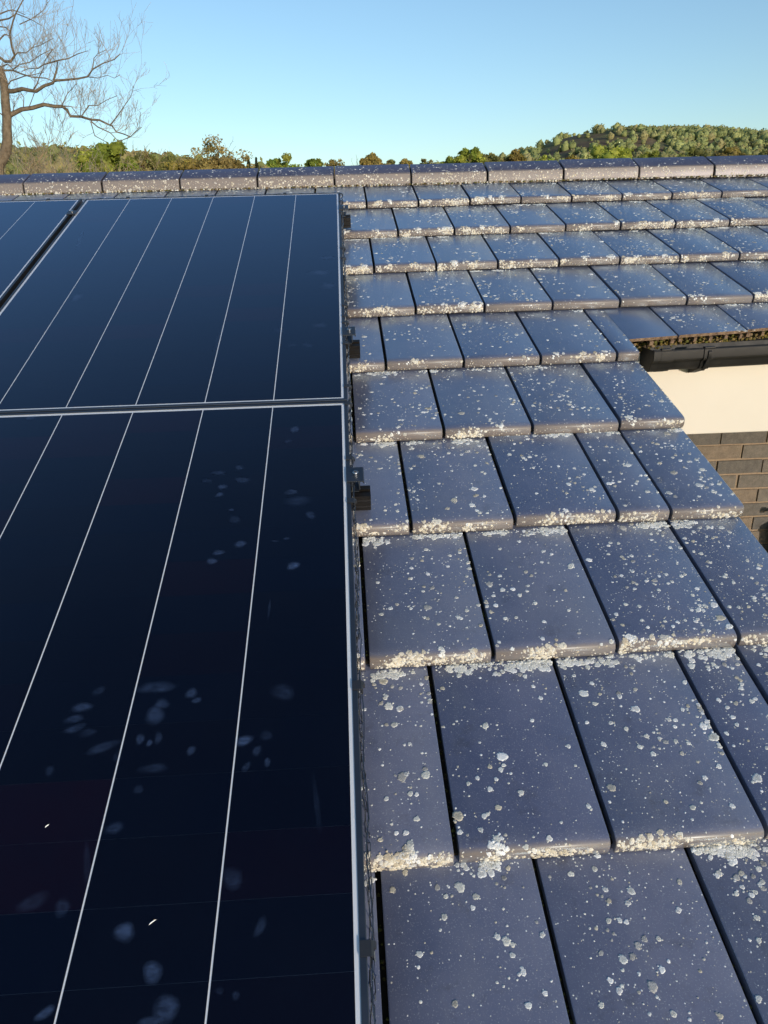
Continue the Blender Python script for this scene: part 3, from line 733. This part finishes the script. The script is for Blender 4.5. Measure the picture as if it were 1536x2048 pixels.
for (x, y, rx, ry, an, al) in [(420,280,28,18,.2,.5),(350,350,40,22,.1,.9),(315,400,40,18,0,1),(320,440,45,18,.2,1),(665,265,80,26,.1,.8),(690,335,35,20,0,1),(660,385,42,38,.5,1),(815,290,28,20,0,1.1),(838,320,20,14,.2,.9),
    (597,485,18,24,0,.9),(675,480,18,27,0,.6),(637,502,15,14,0,.9),(815,535,18,24,-.4,.8),(1040,492,38,23,.1,1.4),(1095,535,20,22,0,.6),(1050,605,16,22,-.3,.9),(1140,585,15,20,0,.9),(1135,470,30,20,-.4,.4),(1205,285,48,36,-.5,.6),
    (440,520,75,20,.3,.7),(500,560,18,24,0,.6),(210,620,22,22,0,.5),(485,865,38,26,.4,1.0),(530,1310,42,46,-.5,1.8),(650,1480,46,46,-.4,1.5),(705,1640,60,60,.3,1.5),(640,1690,60,22,0,1.2),(190,1655,40,26,.4,1.6),(990,1080,44,48,.5,.7),
    (140,1180,60,40,.3,.4),(265,1205,35,38,.4,.6),(1110,1285,24,44,-.4,.5),(370,460,40,18,.3,.5),(650,610,60,22,.1,.5),(590,700,25,18,0,.5),(935,1560,18,18,0,.5),(1005,1580,18,20,0,.5),(370,1020,16,120,.25,.25),(1350,760,14,130,.1,.3)]:
    mk.append(mark_px(x*.469, 1250+y*.469, rx*.469, ry*.469, an, al*.16))
for (x, y, rx, ry, an, al) in [(1258,295,18,14,0,1.4),(1228,345,14,9,0,1),(950,540,24,9,.1,1),(935,573,18,9,0,1.3),(1035,510,35,10,-.3,.9),(1020,458,20,10,-.2,.7),(930,480,28,9,-.2,.8),(1240,562,26,13,.1,1.2),(1325,660,20,18,.3,1.2),(1025,783,28,14,-.2,1.2),
    (932,820,26,12,0,1.5),(903,857,22,14,0,1.5),(1250,876,30,16,.1,1.8),(1000,680,25,18,.2,.5),(1270,600,55,22,.1,.5),(985,638,14,6,.2,.9),(885,515,20,9,0,.6),(1222,760,14,6,0,.9),(1172,770,14,6,-.1,.9),(130,245,20,10,0,.8),(1148,1060,6,40,0,.7)]:
    mk.append(mark_px(x*.469, 720+y*.469, rx*.469, ry*.469, an, al*.14))
mk2 = [mark_px(*q) for q in [(153,595,9,7,0,.10),(640,545,20,5,.1,.10),(655,572,15,6,.2,.08),(617,690,10,3,0,.10),(585,690,9,3,0,.08),(610,688,6,3,0,.10),(640,650,16,4,.2,.07),(440,670,4,30,-.1,.04),(160,480,3,16,.1,.06),(240,398,10,2,0,.15),(265,400,6,2,0,.12),(655,515,12,3,0,.06),(560,660,14,4,0,.05)]]
panel(0, 0, 'black solar panel just below the ridge with six columns fully in view', mk2)
panel(0, -PL_-GAPP, 'black solar panel nearest the camera, covered in finger smudges', mk)
panel(-PW-.018, 0.004, 'black solar panel cut off by the left edge, beyond the dark gap', [])
# two pale chips of stone lying on the near panel
for (px, py, sz, lab) in ((306, 1845, .006, 'tiny white stone chip on the near panel, right of the pale smear'), (95, 1653, .0035, 'tiny white stone chip near the left edge of the near panel')):
    q = at_n(px, py, -.0025); mb = MB()
    mb.add([(-sz,-.001,0), (sz*.9,.0006,0), (sz*.3,.0018,0), (-sz*.6,.0012,0), (-sz*.5,0,.0016), (sz*.5,.0006,.0018)], [(0,1,5,4), (1,2,5), (2,3,4,5), (3,0,4), (3,2,1,0)])
    o = mb.build('stone_chip', M_BACK, None, ROOF @ Vector((q[0], q[1], -.0010)), (PITCH, 0, 0)); o.rotation_euler = (ROOF @ Matrix.Rotation(.5, 3, 'Z')).to_euler(); tag(o, lab, 'stone chip')

# ------------------------------------------------------------------ rails, clamps
RP = [(-.020,-.0305), (-.006,-.0305), (-.006,-.036), (.006,-.036), (.006,-.0305), (.020,-.0305), (.020,-.040), (.0175,-.042), (.0175,-.052), (.020,-.054), (.020,-.0735), (-.020,-.0735), (-.020,-.064), (-.0175,-.062), (-.0175,-.057), (-.020,-.055), (-.020,-.046), (-.0175,-.044), (-.0175,-.041), (-.020,-.039)]
RV = [(-.222, 'nearest the ridge', .040), (-1.362, 'at the middle of the array', .044), (-2.088, 'nearest the camera', .046)]
for vv, wh, ext in RV:
    # hooks stand on the tiles; the rail bears on packers at its bottom
    e = empty('mounting_rail', ROOF @ Vector((0, vv, 0)), (PITCH, 0, 0)); tag(e, 'black mounting rail stub sticking out from under the panel, ' + wh, 'mounting rail', 'mounting rails under the panels')
    mb = MB(); mb.extrude(RP, -2.25, ext); mb.build('rail', M_RAIL, e)
    for xh in (-.30, -1.3, -2.1):
        mb = MB(); mb.box(xh, xh+.03, -.016, .016, -.106, -.0737); mb.build('roof_hook', M_STEEL, e)
    e = empty('end_clamp', ROOF @ Vector((0, vv + (.022 if vv < -2 else .016), 0)), (PITCH, 0, 0)); tag(e, 'black end clamp with bolt on the panel edge, ' + wh, 'clamp', 'end clamps along the panel edge')
    mb = MB(); hw = .026
    mb.extrude([(-.009,.0003), (-.009,.0036), (.030,.0036), (.032,.0016), (.032,-.004), (.0285,-.004), (.0285,.0003)], -hw, hw)
    for i, v_ in enumerate(mb.v): mb.v[i] = (v_[1], v_[0], v_[2])
    mb.build('clamp_plate', M_FRAME, e)
    mb = MB(); mb.box(.0022, .0052, -hw, hw, -.0298, .0002); mb.box(.0195, .0225, -hw, hw, -.024, .0002); mb.box(.0054, .0193, -hw, hw, -.0298, -.0262); mb.build('clamp_leg', M_FRAME, e)
    mb = MB(); cx = .0125; n = 16
    prof = [(.0066,.0036), (.0068,.0095), (.0060,.0105), (.0040,.0105), (.0036,.0065)]
    vs = [(cx + r_*math.cos(2*math.pi*k/n), r_*math.sin(2*math.pi*k/n), z_) for r_, z_ in prof for k in range(n)]
    mb.add(vs, [(a*n+k, a*n+(k+1)%n, (a+1)*n+(k+1)%n, (a+1)*n+k) for a in range(4) for k in range(n)] + [tuple(range(4*n, 5*n))]); mb.build('bolt', M_STEEL, e, smooth=40)
cv = at_n(140, 424, 0)
e = empty('mid_clamp', ROOF @ Vector((-PW-.009, -.185, 0)), (PITCH, 0, 0)); tag(e, 'black mid clamp bridging the dark gap between the two upper panels', 'clamp')
mb = MB(); mb.box(-.019, .019, -.022, .022, .0003, .0040, bev=.0008); mb.build('clamp_plate', M_FRAME, e)
mb = MB(); mb.tube([(0,0,-.029), (0,0,.010)], .006, 10); mb.build('bolt', M_STEEL, e, smooth=40)

# ------------------------------------------------------------------ bird guard mesh
def guard(name, p0, p1, label, clips):
    # p0 -> p1: along the panel edge in roof coordinates; netting hangs from the frame to the tiles
    e = empty(name, ROOF @ Vector((p0[0], p0[1], 0)), (PITCH, 0, 0)); tag(e, label, 'wire mesh', 'bird guard mesh around the panels')
    d = Vector((p1[0]-p0[0], p1[1]-p0[1], 0)); Ln = d.length; d.normalize(); out = Vector((-d.y, d.x, 0))
    P, dd = .0500, .019; mb = MB(); nst = 5
    for j in range(nst):
        c = -.104 + dd*(j+.5) + .004; pts = []; k = 0
        while k*P < Ln:
            for fr_, up in ((0,-1), (.30,-1), (.5,1), (.80,1)):
                a = k*P + (fr_ + (.5 if j % 2 else 0))*P
                if a > Ln: break
                hgt = c + up*dd/2; bul = .004 + .003*math.sin(a*9) + .0035*math.sin(hgt*60+1) + rng.normal(0, .0007)
                pts.append(d*a + out*bul + Vector((0, 0, hgt + rng.normal(0, .0009))))
            k += 1
        mb.tube(pts, .00085, 4)
    pts = [d*a + out*(.0065 + .0022*math.sin(a*40) + rng.normal(0, .0006)) + Vector((0,0,-.006 + .003*math.sin(a*63))) for a in np.arange(0, Ln, .025)]
    mb.tube(pts, .0013, 4)
    o = mb.build('netting', M_WIRE, e); tag(o, kind='stuff')
    for a, wd in clips:
        mb = MB(); n0 = len(mb.v)
        pr = [(-.0095,.0004), (-.0095,.0022), (.0055,.0022), (.0088,-.001), (.0088,-.014), (.0062,-.014), (.0060,-.002), (.0040,.0004)]
        mb.extrude(pr, a-wd/2, a+wd/2)
        mb.extrude([(.0058,.0023), (.0115,-.003), (.0125,-.010), (.0092,-.012), (.0090,-.001)], a-wd/2+.0002, a-wd/2+wd*.42)
        mb.v = [tuple(d*v_[0] + out*v_[1] + Vector((0,0,v_[2]))) for v_ in mb.v]
        mb.build('clip', M_CLIP, e)
    return e
clips = []
for y, wd in ((388,.014),(402,.012),(424,.012),(495,.014),(515,.012),(610,.012),(631,.012),(644,.012),(686,.012),(772,.013),(807,.014),(917,.013),(1002,.015),(1372,.018),(1900,.019)):
    q = at_n(690, y, 0); clips.append((-.0 - q[1] + .003 + .0, wd))
# edge runs down the slope so that "out" points to the right
E_ = guard('bird_guard', (.0005, .003), (.0005, -3.45), 'black bird guard netting clipped along the right edge of the panels', clips)
guard('bird_guard', (-2.2, .0045), (.0, .0045), 'black bird guard netting along the top edge of the panels below the ridge', [(.45,.013), (.9,.013), (1.25,.013), (1.6,.013), (1.95,.013)])

# ------------------------------------------------------------------ trees
def px_m(D): return D/ (F_PX*.97)
def leafcards(P, size, cols, shade=None):
    n = len(P); a = rng.normal(size=(n,3)); a /= np.linalg.norm(a, axis=1)[:,None]
    b = np.cross(a, rng.normal(size=(n,3))); b /= np.linalg.norm(b, axis=1)[:,None]
    s = size*(.6+.8*rng.random((n,1)))
    V = np.empty((n,4,3)); V[:,0] = P-a*s; V[:,1] = P-b*s*.55; V[:,2] = P+a*s; V[:,3] = P+b*s*.55
    return V.reshape(-1,3), np.arange(n*4).reshape(-1,4), np.repeat(cols, 4, axis=0)
CO = []
def crown_points(rx, ry, rz, nclump, nleaf, cr, cols, bottom=-.55):
    out, cc = [], []; CO.clear()
    for k in range(nclump):
        while True:
            q = rng.normal(size=3); q /= np.linalg.norm(q); 
            if q[2] > bottom: break
        f = .55 + .5*rng.random()
        c = q*f*np.array([rx, ry, rz]); r = cr*(.6+.8*rng.random())
        pts = rng.normal(size=(nleaf,3)); pts /= np.linalg.norm(pts, axis=1)[:,None]; pts *= (r*rng.random((nleaf,1))**.45); pts[:,2] *= .75
        col = cols[rng.integers(len(cols))]*(.8+.4*rng.random())
        CO.append((c, r, col)); out.append(c + pts); cc.append(np.tile(col, (nleaf,1))*(.85+.3*rng.random((nleaf,1))))
    return np.vstack(out), np.vstack(cc)
_la = np.radians([-50, -15, 18, 48, 78]); _lo = np.arange(10)*2*math.pi/10
CS = np.array([(math.cos(a)*math.cos(b), math.cos(a)*math.sin(b), math.sin(a)) for a in _la for b in _lo])
CF = np.array([(i*10+j, i*10+(j+1)%10, (i+1)*10+(j+1)%10, (i+1)*10+j) for i in range(4) for j in range(10)])
def core(c, r, zs, col, k):
    w = 1 + .16*np.sin(CS[:,:1]*4+k)*np.sin(CS[:,1:2]*4+k*2) + .10*np.sin(CS[:,2:]*7+k)
    P = np.asarray(c) + CS*w*r*np.array([1,1,zs]); return P, CF, np.tile(col, (len(CS),1))
def grow(mb, p, d, ln, r, lev, up=.25, spread=.7, nseg=4, kids=(3,5), minr=.004, sides=3, decay=.62):
    pts = [p]; rs = [r]; q = Vector(p); dd = Vector(d).normalized()
    for i in range(nseg):
        dd = (dd + Vector((random.gauss(0,.22), random.gauss(0,.22), random.gauss(0,.16) + up*.35))).normalized()
        q = q + dd*(ln/nseg); pts.append(q.copy()); rs.append(max(minr, r*(1-.65*(i+1)/nseg)))
    mb.tube(pts, rs, sides if lev < 3 else 4)
    if lev > 0:
        for k in range(random.randint(*kids)):
            i = random.randint(1, nseg); b = (pts[i]-pts[i-1]).normalized()
            nd = (b + Vector((random.gauss(0,spread), random.gauss(0,spread), random.gauss(.15,spread*.7)))).normalized()
            grow(mb, pts[i], nd, ln*decay*random.uniform(.7,1.15), max(minr, rs[i]*.65), lev-1, up, spread, nseg, kids, minr, sides, decay)
GREEN = 1.75*np.array([[.13,.17,.028], [.17,.20,.035], [.10,.145,.025], [.20,.21,.04]])
LIME = 1.7*np.array([[.20,.235,.035], [.24,.26,.045], [.16,.20,.03]])
OLIVE = 1.7*np.array([[.13,.125,.04], [.10,.105,.035], [.16,.14,.05], [.12,.13,.035]])
RUST = 1.45*np.array([[.20,.155,.055], [.23,.18,.065], [.17,.14,.05]])
GOLD = 1.45*np.array([[.25,.21,.05], [.22,.17,.05], [.28,.22,.07]])
DARK = np.array([[.045,.06,.03], [.06,.07,.03]])
def tree(px, ptop, D, wpx, label, cols, dens=1.0, leaf=.16, sparse=False, cat='tree', name='tree', bot=None, grp='trees beyond the ridge', squash=1.0):
    top = at_y(px, ptop, D); m = px_m(D); hgt = top.z - GZ; rx = wpx*m/2
    rz = min(rx*.85*squash, hgt*.42); cz = hgt - rz*.93
    e = empty(name, (top.x, D, GZ)); tag(e, label, cat, grp)
    mb = MB(); mb.tube([(0,0,-.3), (.05,0,hgt*.2), (-.05,.05,hgt*.4), (.05,0,cz)], [.03*hgt*.9, .024*hgt, .018*hgt, .008*hgt], 7)
    for k in range(9):
        an = k*2.4; st_ = Vector((0,0,cz*(.55+.4*random.random())))
        grow(mb, st_, (math.cos(an), math.sin(an), .7), rx*(.6 if sparse else .95), .007*hgt, 2 if sparse else 1, .3, .55, 4, (3,4), .012)
    mb.build('trunk', M_BARK, e)
    ncl = int((26 if not sparse else 34)*dens*max(1, rx/3)); nl = 130 if not sparse else 60
    P, C = crown_points(rx*.86, rx*.8, rz*.86, ncl, nl, max(.45, rx*.24 if not sparse else rx*.15), cols)
    P[:,2] += cz; cores = [] if sparse else [((c_[0], c_[1], c_[2]+cz), r_, k_) for c_, r_, k_ in CO]
    if not sparse:                                   # skirt of foliage reaching lower
        P2, C2 = crown_points(rx*.95, rx*.9, cz*.5, int(ncl*.7), nl, rx*.24, cols, -.9); P2[:,2] += cz*.55; cores += [((c_[0], c_[1], c_[2]+cz*.55), r_, k_) for c_, r_, k_ in CO]; P = np.vstack([P,P2]); C = np.vstack([C,C2])
    Vv, Ff, Cc = leafcards(P, leaf, C)
    for q_, (c_, r_, k_) in enumerate(cores):
        a_, b_, d_ = core(c_, r_*.72, .75, k_*.8, q_); Ff = np.vstack([Ff, b_ + len(Vv)]); Vv = np.vstack([Vv, a_]); Cc = np.vstack([Cc, d_])
    link('crown', fast_mesh('crown', Vv, Ff, Cc, M_LEAF, True), e)
    return e
tree(208, 287, 62, 135, 'rounded yellow-green tree beside the tan bare scrub on the left', LIME*.85, 1.6, .13)
tree(278, 303, 120, 60, 'small olive tree right of the rounded yellow-green tree', OLIVE, 1, .22)
tree(325, 306, 130, 70, 'low hazy olive tree left of the rust-leaved tree', OLIVE, 1, .22)
tree(414, 269, 80, 165, 'open rust-leaved tree standing tallest behind the left part of the ridge', RUST*1.35, 1.6, .13, True)
tree(385, 310, 78, 90, 'green-gold bush under the rust-leaved tree', GOLD, 1, .16, squash=.8, cat='bush', name='bush')
tree(450, 316, 79, 80, 'rust brown bush at the right foot of the rust-leaved tree', RUST, 1, .16, squash=.7, cat='bush', name='bush')
tree(563, 312, 90, 88, 'domed green tree behind the ridge left of centre', GREEN, 1.3, .16)
tree(628, 316, 140, 36, 'small dark green tree right of the domed tree', GREEN*.8, 1, .2)
tree(668, 316, 150, 44, 'pale thin tree between the domed tree and the golden one', GOLD*.8, .8, .15, True)
tree(735, 309, 85, 80, 'golden young-leaved tree behind the middle of the ridge', GOLD, 1.1, .15)
tree(776, 319, 150, 34, 'low olive tree just right of the golden one', OLIVE, 1, .2)
tree(814, 318, 160, 40, 'low yellow-green tree peeping over the ridge between two olive trees', GOLD*.9, 1, .2)
tree(902, 315, 140, 46, 'low green tree just left of the yellow-green cluster', GREEN*.9, 1, .2)
tree(857, 316, 170, 40, 'tiny thin-leaved tree left of the yellow-green cluster', OLIVE, .8, .2, True)
tree(938, 297, 110, 66, 'yellow-green tree at the left foot of the hill', LIME*.85, 1.2, .18)
tree(984, 303, 125, 56, 'olive-brown tree right of the yellow-green one', OLIVE*1.1, 1.1, .2)
tree(1028, 304, 150, 52, 'hazy brown tree where the hill begins to rise', GOLD*.7, 1, .22)
tree(1085, 312, 120, 60, 'small lime tree peeping over the ridge below the hill', LIME, 1, .18)
tree(1142, 314, 125, 56, 'small yellow tree between the two lime trees below the hill', GOLD, 1, .18)
tree(1218, 292, 105, 118, 'broad lime-green tree below the middle of the hill', LIME, 1.7, .17)
tree(1300, 305, 170, 70, 'mid green tree right of the broad lime tree', GREEN*.85, 1.2, .24)
tree(1385, 299, 180, 80, 'grey-green tree below the right shoulder of the hill', OLIVE, 1.2, .25)
tree(1470, 294, 180, 100, 'wide pale tan tree near the right edge of the photo', GOLD*.75, 1.2, .25)
tree(1545, 298, 170, 80, 'olive tree cut by the right edge of the photo', OLIVE, 1.1, .25)
# conifers
for px, pt, w_, lab in ((496, 313, 16, 'taller of the two little dark conifers'), (512, 316, 15, 'shorter of the two little dark conifers')):
    D = 150; tp = at_y(px, pt, D); h = tp.z-GZ; e = empty('conifer', (tp.x, D, GZ)); tag(e, lab, 'conifer', 'trees beyond the ridge')
    mb = MB(); mb.tube([(0,0,-.2), (0,0,h*.97)], [.25,.03], 6); mb.build('trunk', M_BARK, e)
    n = 2600; tt = rng.random(n)**.7; an = rng.random(n)*6.28; rr = (1-tt)*w_*px_m(D)*1.6*(.4+.6*rng.random(n))
    P = np.c_[rr*np.cos(an), rr*np.sin(an), h*(.25+.75*tt)-rr*.25]
    Vv, Ff, Cc = leafcards(P, .22, DARK[rng.integers(2, size=n)]*(.7+.6*rng.random((n,1)))); link('crown', fast_mesh('crown', Vv, Ff, Cc, M_LEAF), e)

# big bare ash on the left, its limbs traced and grown in depth
D = 34.0; S = 5.12
def tp3(zx, zy, dep=0.0):
    return at_y(zx/S, zy/S, D + dep)
o0 = tp3(0, 1640); ash = empty('bare_tree', (o0.x-.6, D, GZ)); tag(ash, 'tall bare ash tree with crooked limbs at the left edge', 'tree', 'trees beyond the ridge')
limbs = {
 'A': ([(75,1200),(120,1170),(220,1120),(330,1105),(450,1070),(560,1090),(640,1090),(690,1130),(720,1190),(830,1195),(930,1225),(1020,1230),(1100,1270),(1150,1290),(1190,1350),(1260,1370),(1335,1400)], .17, .035, 1),
 'B': ([(40,930),(130,935),(230,910),(300,925),(370,935),(450,880),(540,850),(560,825),(650,820),(800,805),(895,785),(950,710),(1050,650),(1170,610),(1235,550)], .16, .02, -1),
 'C': ([(-10,720),(130,720),(230,760),(330,790),(470,800),(545,832)], .07, .03, 1.5),
 'D': ([(-60,540),(0,590),(50,630),(110,630),(150,570),(120,480),(100,350),(130,230),(160,140),(230,10),(300,-120)], .12, .03, -1),
 'a1': ([(930,1240),(1000,1300),(1130,1360),(1215,1450),(1335,1400),(1450,1300)], .05, .02, .5),
 'a2': ([(930,1250),(970,1390),(1080,1450),(1110,1485)], .04, .015, -.5),
 'a3': ([(835,1190),(910,1080),(1000,1080),(1100,1020),(1200,980)], .045, .015, .6),
 'a4': ([(1130,1280),(1200,1190),(1270,1090),(1340,990),(1370,880)], .045, .012, -.4),
 'a5': ([(630,1085),(690,960),(780,860),(800,890)], .035, .015, .8),
 'a6': ([(825,1190),(830,1000),(850,900)], .03, .012, -.8),
 'a7': ([(1335,1400),(1430,1300),(1440,1150)], .022, .012, .2),
 'a8': ([(640,1085),(730,1090),(800,1180)], .04, .02, .4),
 'b1': ([(550,820),(580,720),(590,620),(700,600),(800,550),(900,520)], .075, .02, .6),
 'b2': ([(590,620),(450,660),(390,700),(300,700),(220,730)], .05, .02, .8),
 'b3': ([(345,915),(380,860),(410,770),(450,690),(450,630),(540,500)], .055, .015, -.8),
 'b4': ([(950,700),(960,600),(1000,550),(1090,510)], .035, .012, .7),
 'b5': ([(60,900),(110,830),(250,780),(320,770),(450,740)], .05, .02, -.6),
 'b6': ([(890,785),(1000,800),(1100,770),(1170,800),(1230,765)], .03, .01, .3),
 'c1': ([(130,715),(200,660),(300,640),(420,560),(540,500)], .05, .02, 1.2),
 'c2': ([(0,690),(80,655),(150,725)], .05, .03, .4),
 'd1': ([(150,570),(180,540),(270,540),(330,490),(420,460),(550,390)], .05, .015, .5),
 'd2': ([(-30,440),(0,400),(50,350),(100,370)], .07, .03, .3),
 'd3': ([(-30,270),(60,280),(110,330)], .05, .03, .6),
 'd4': ([(-30,215),(90,190),(170,140),(320,200),(420,260)], .06, .015, -.5),
 'd5': ([(-20,150),(80,110),(130,100),(260,150)], .05, .02, .4),
 'd6': ([(200,250),(330,190),(450,100),(490,20)], .035, .012, .6),
 'e1': ([(240,1090),(245,1000),(210,940)], .035, .02, .3), 'e2': ([(300,1090),(350,960),(380,930)], .03, .015, -.3), 'e3': ([(60,1200),(0,1160),(-60,1120)], .06, .03, .3),
}
mbl = MB(); mbt = MB(); loc = Vector(ash.location)
trunk = [(-35,1720),(10,1640),(62,1555),(78,1440),(72,1300),(72,1200),(58,1060),(48,920),(38,830),(0,720),(-60,640),(-80,500),(-60,300),(-90,60),(-110,-200)]
tv = [tp3(x, y) - loc for x, y in trunk]; tv = [Vector((tv[0].x-.35, 0, .0)), Vector((tv[0].x-.3, 0, 2.0))] + tv
mbk = MB(); mbk.tube(tv, [.36,.33,.31,.27,.24,.22,.20,.20,.19,.18,.17,.16,.15,.14,.12,.10,.06], 9); mbk.build('trunk', M_BARK, ash, smooth=60)
def sub(pts, n=3):
    out = []
    for i in range(len(pts)-1):
        for k in range(n): out.append(pts[i].lerp(pts[i+1], k/n))
    return out + [pts[-1]]
for nm, (pl, r0, r1, dep) in limbs.items():
    n = len(pl); pts = [tp3(x, y, dep*1.2*(i/(n-1))) - loc for i, (x, y) in enumerate(pl)]
    rs = [r0 + (r1-r0)*(i/(n-1))**.8 for i in range(n)]
    mbl.tube(pts, [max(.012, r_*.64) for r_ in rs], 6)
    ln = sum((pts[i+1]-pts[i]).length for i in range(n-1)); cnt = int(ln*(2.4 if nm[0].isupper() else 3.2))
    sp = sub(pts, 4)
    for q in range(cnt):
        i = random.randint(1 if not nm[0].isupper() else len(sp)//5, len(sp)-2); b = (sp[i+1]-sp[i]).normalized()
        side = Vector((random.gauss(.12,.45), random.gauss(0,.6), abs(random.gauss(.35,.4)))) + b*.5
        grow(mbt, sp[i], side, random.uniform(.7, 1.75), .010, 2, .32, .42, 4, (2,4), .0046, 3, .62)
mbl.build('limbs', M_BARK, ash, smooth=60); o = mbt.build('twigs', M_TWIG, ash); tag(o, kind='stuff')

# bare tan scrub below the ash
for k, (px, pt, D_, lab, hw) in enumerate(((40, 296, 30, 'tan bare shrub at the foot of the ash by the left edge', 1.2), (105, 292, 31, 'dense tan bare shrub between the ash and the green tree', 1.2), (150, 305, 33, 'sparse tan bare shrub leaning over the green tree', 1.0))):
    tp = at_y(px, pt, D_); e = empty('bare_shrub', (tp.x, D_, GZ)); tag(e, lab, 'shrub', 'bare shrubs on the left'); mb = MB(); h = tp.z-GZ
    for q in range(44):
        an = random.uniform(0, 6.28); base = Vector((random.gauss(0,.5), random.gauss(0,.5), 0))
        grow(mb, base, (random.gauss(0,.22)*hw, random.gauss(0,.2), 1), h*random.uniform(.45,.72), .04, 3, .15, .42, 5, (3,4), .0085, 3, .5)
    mb.build('stems', M_STEM, e)
for (px, pt, D_, lab) in ((62, 240, 46, 'hazy grey bare tree behind the trunk of the ash'), (118, 262, 44, 'small grey bare tree behind the tan scrub')):
    tp = at_y(px, pt, D_); e = empty('bare_tree', (tp.x, D_, GZ)); tag(e, lab, 'tree', 'trees beyond the ridge'); mb = MB(); h = tp.z-GZ
    for q in range(7):
        grow(mb, Vector((random.gauss(0,.15), random.gauss(0,.15), 0)), (random.gauss(0,.16), random.gauss(0,.16), 1), h*random.uniform(.6,.8), .07, 4, .2, .45, 5, (3,4), .0085, 3, .52)
    mb.build('stems', M_TWIG, e)

# ------------------------------------------------------------------ hills and woods
def mound(name, crest, D, depth_front, depth_back, treeh, m, wobble):
    pts = [at_y(px, py, D) for px, py in crest]; cx = np.array([p.x for p in pts]); cz = np.array([p.z for p in pts]) - (treeh(np.array([c_[0] for c_ in crest])) if callable(treeh) else treeh)
    xs = np.linspace(cx[0], cx[-1], 90); ys = np.concatenate([np.linspace(D-depth_front, D, 34), np.linspace(D, D+depth_back, 10)[1:]])
    X, Y = np.meshgrid(xs, ys); Hc = np.interp(X, cx, cz) - GZ
    tq = np.where(Y <= D, smooth(D-depth_front, D, Y)**.9, 1 - .8*smooth(D, D+depth_back, Y))
    Z = GZ - .6 + (Hc+.6)*tq + wobble*np.sin(X*.05+Y*.03)*np.sin(Y*.045+1)*tq*(1-tq)*4
    nx = len(xs); F_ = np.array([[r*nx+c, r*nx+c+1, (r+1)*nx+c+1, (r+1)*nx+c] for r in range(len(ys)-1) for c in range(nx-1)])
    tag(link(name, fast_mesh(name, np.c_[X.ravel(), Y.ravel(), Z.ravel()], F_, None, m, True)), kind='structure')
    def h(x, y):
        Hc = np.interp(x, cx, cz) - GZ; tq = smooth(D-depth_front, D, y)**.9 if y <= D else 1 - .8*smooth(D, D+depth_back, y)
        return GZ - .6 + (Hc+.6)*tq + wobble*math.sin(x*.05+y*.03)*math.sin(y*.045+1)*tq*(1-tq)*4
    return h, cx[0], cx[-1]
def wood(name, hfun, x0, x1, y0, y1, num, rad, cols, size, keep, leaves=70):
    Vs, Fs, Cs, o = [], [], [], 0
    for k in range(num):
        x = rng.uniform(x0, x1); y = y0 + (y1-y0)*rng.random()**.75
        if not keep(x, y): continue
        z = float(hfun(x, y)); r = rad*(.45+1.1*rng.random()**1.3); col = cols[rng.integers(len(cols))]*(.85+.3*rng.random())
        q = rng.normal(size=(leaves,3)); q /= np.linalg.norm(q, axis=1)[:,None]; q *= (.75+.3*rng.random((leaves,1)))*r; q[:,2] = np.abs(q[:,2])*1.1 + r*.35
        lump = 1 + .25*np.sin(q[:,:1]*5/r + k)*np.cos(q[:,1:2]*5/r)
        P = np.array([x, y, z]) + q*lump
        v_, f_, c_ = leafcards(P, size*r/rad, np.tile(col, (leaves,1))*(.8+.4*rng.random((leaves,1)))); Vs.append(v_); Fs.append(f_+o); Cs.append(c_); o += len(v_)
        v_, f_, c_ = core((x, y, z + r*.55), r*.82, 1.1, col*.95, k); Vs.append(v_); Fs.append(f_+o); Cs.append(c_); o += len(v_)
    tag(link(name, fast_mesh(name, np.vstack(Vs), np.vstack(Fs), np.vstack(Cs), M_FARLEAF, True)), kind='stuff')
hh, hx0, hx1 = mound('hill', [(840,332),(900,326),(960,318),(1010,309),(1050,300),(1080,290),(1110,280),(1140,272),(1170,266),(1200,264),(1240,263),(1280,260),(1340,258),(1390,259),(1420,265),(1450,271),(1490,279),(1540,285),(1640,292),(1800,305)], 620, 330, 260, lambda p_: np.interp(p_, [1020, 1060, 1200, 1250], [4.5, 1.0, 1.0, 4.5]), M_HILL, 3.0)
HW = 1.75*np.array([[.155,.175,.068], [.135,.155,.06], [.175,.185,.07], [.15,.155,.066], [.165,.155,.07], [.125,.145,.055]])
hillx = float(at_y(1215, 270, 620).x); hilll = float(at_y(1040, 300, 620).x); hillr0, hillr1 = float(at_y(1395, 262, 620).x), float(at_y(1450, 262, 620).x)
def keep_hill(x, y):
    u = (y-300)/320
    if x < hillx and y > 480 + 30*math.sin(x*.05): return rng.random() < (.10 if x > hilll else .35)
    if hillr0 < x < hillr1 and y > 570: return rng.random() < .25
    return True
wood('hill_woodland', hh, hx0, hx1, 310, 640, 6500, 2.4, HW, .5, keep_hill, 55)
bank, bx0, bx1 = mound('wooded_bank', [(-200,292),(0,292),(60,290),(150,292),(240,299),(330,307),(420,318),(520,331),(640,336),(768,340),(900,338),(1000,338)], 260, 150, 120, 6.0, M_HILL, 1.0)
BW = 1.8*np.array([[.13,.125,.045], [.105,.115,.04], [.15,.13,.055], [.11,.125,.04], [.10,.11,.04]])
wood('bank_woodland', bank, bx0, bx1, 190, 275, 1300, 2.6, BW, .42, lambda x, y: True, 90)
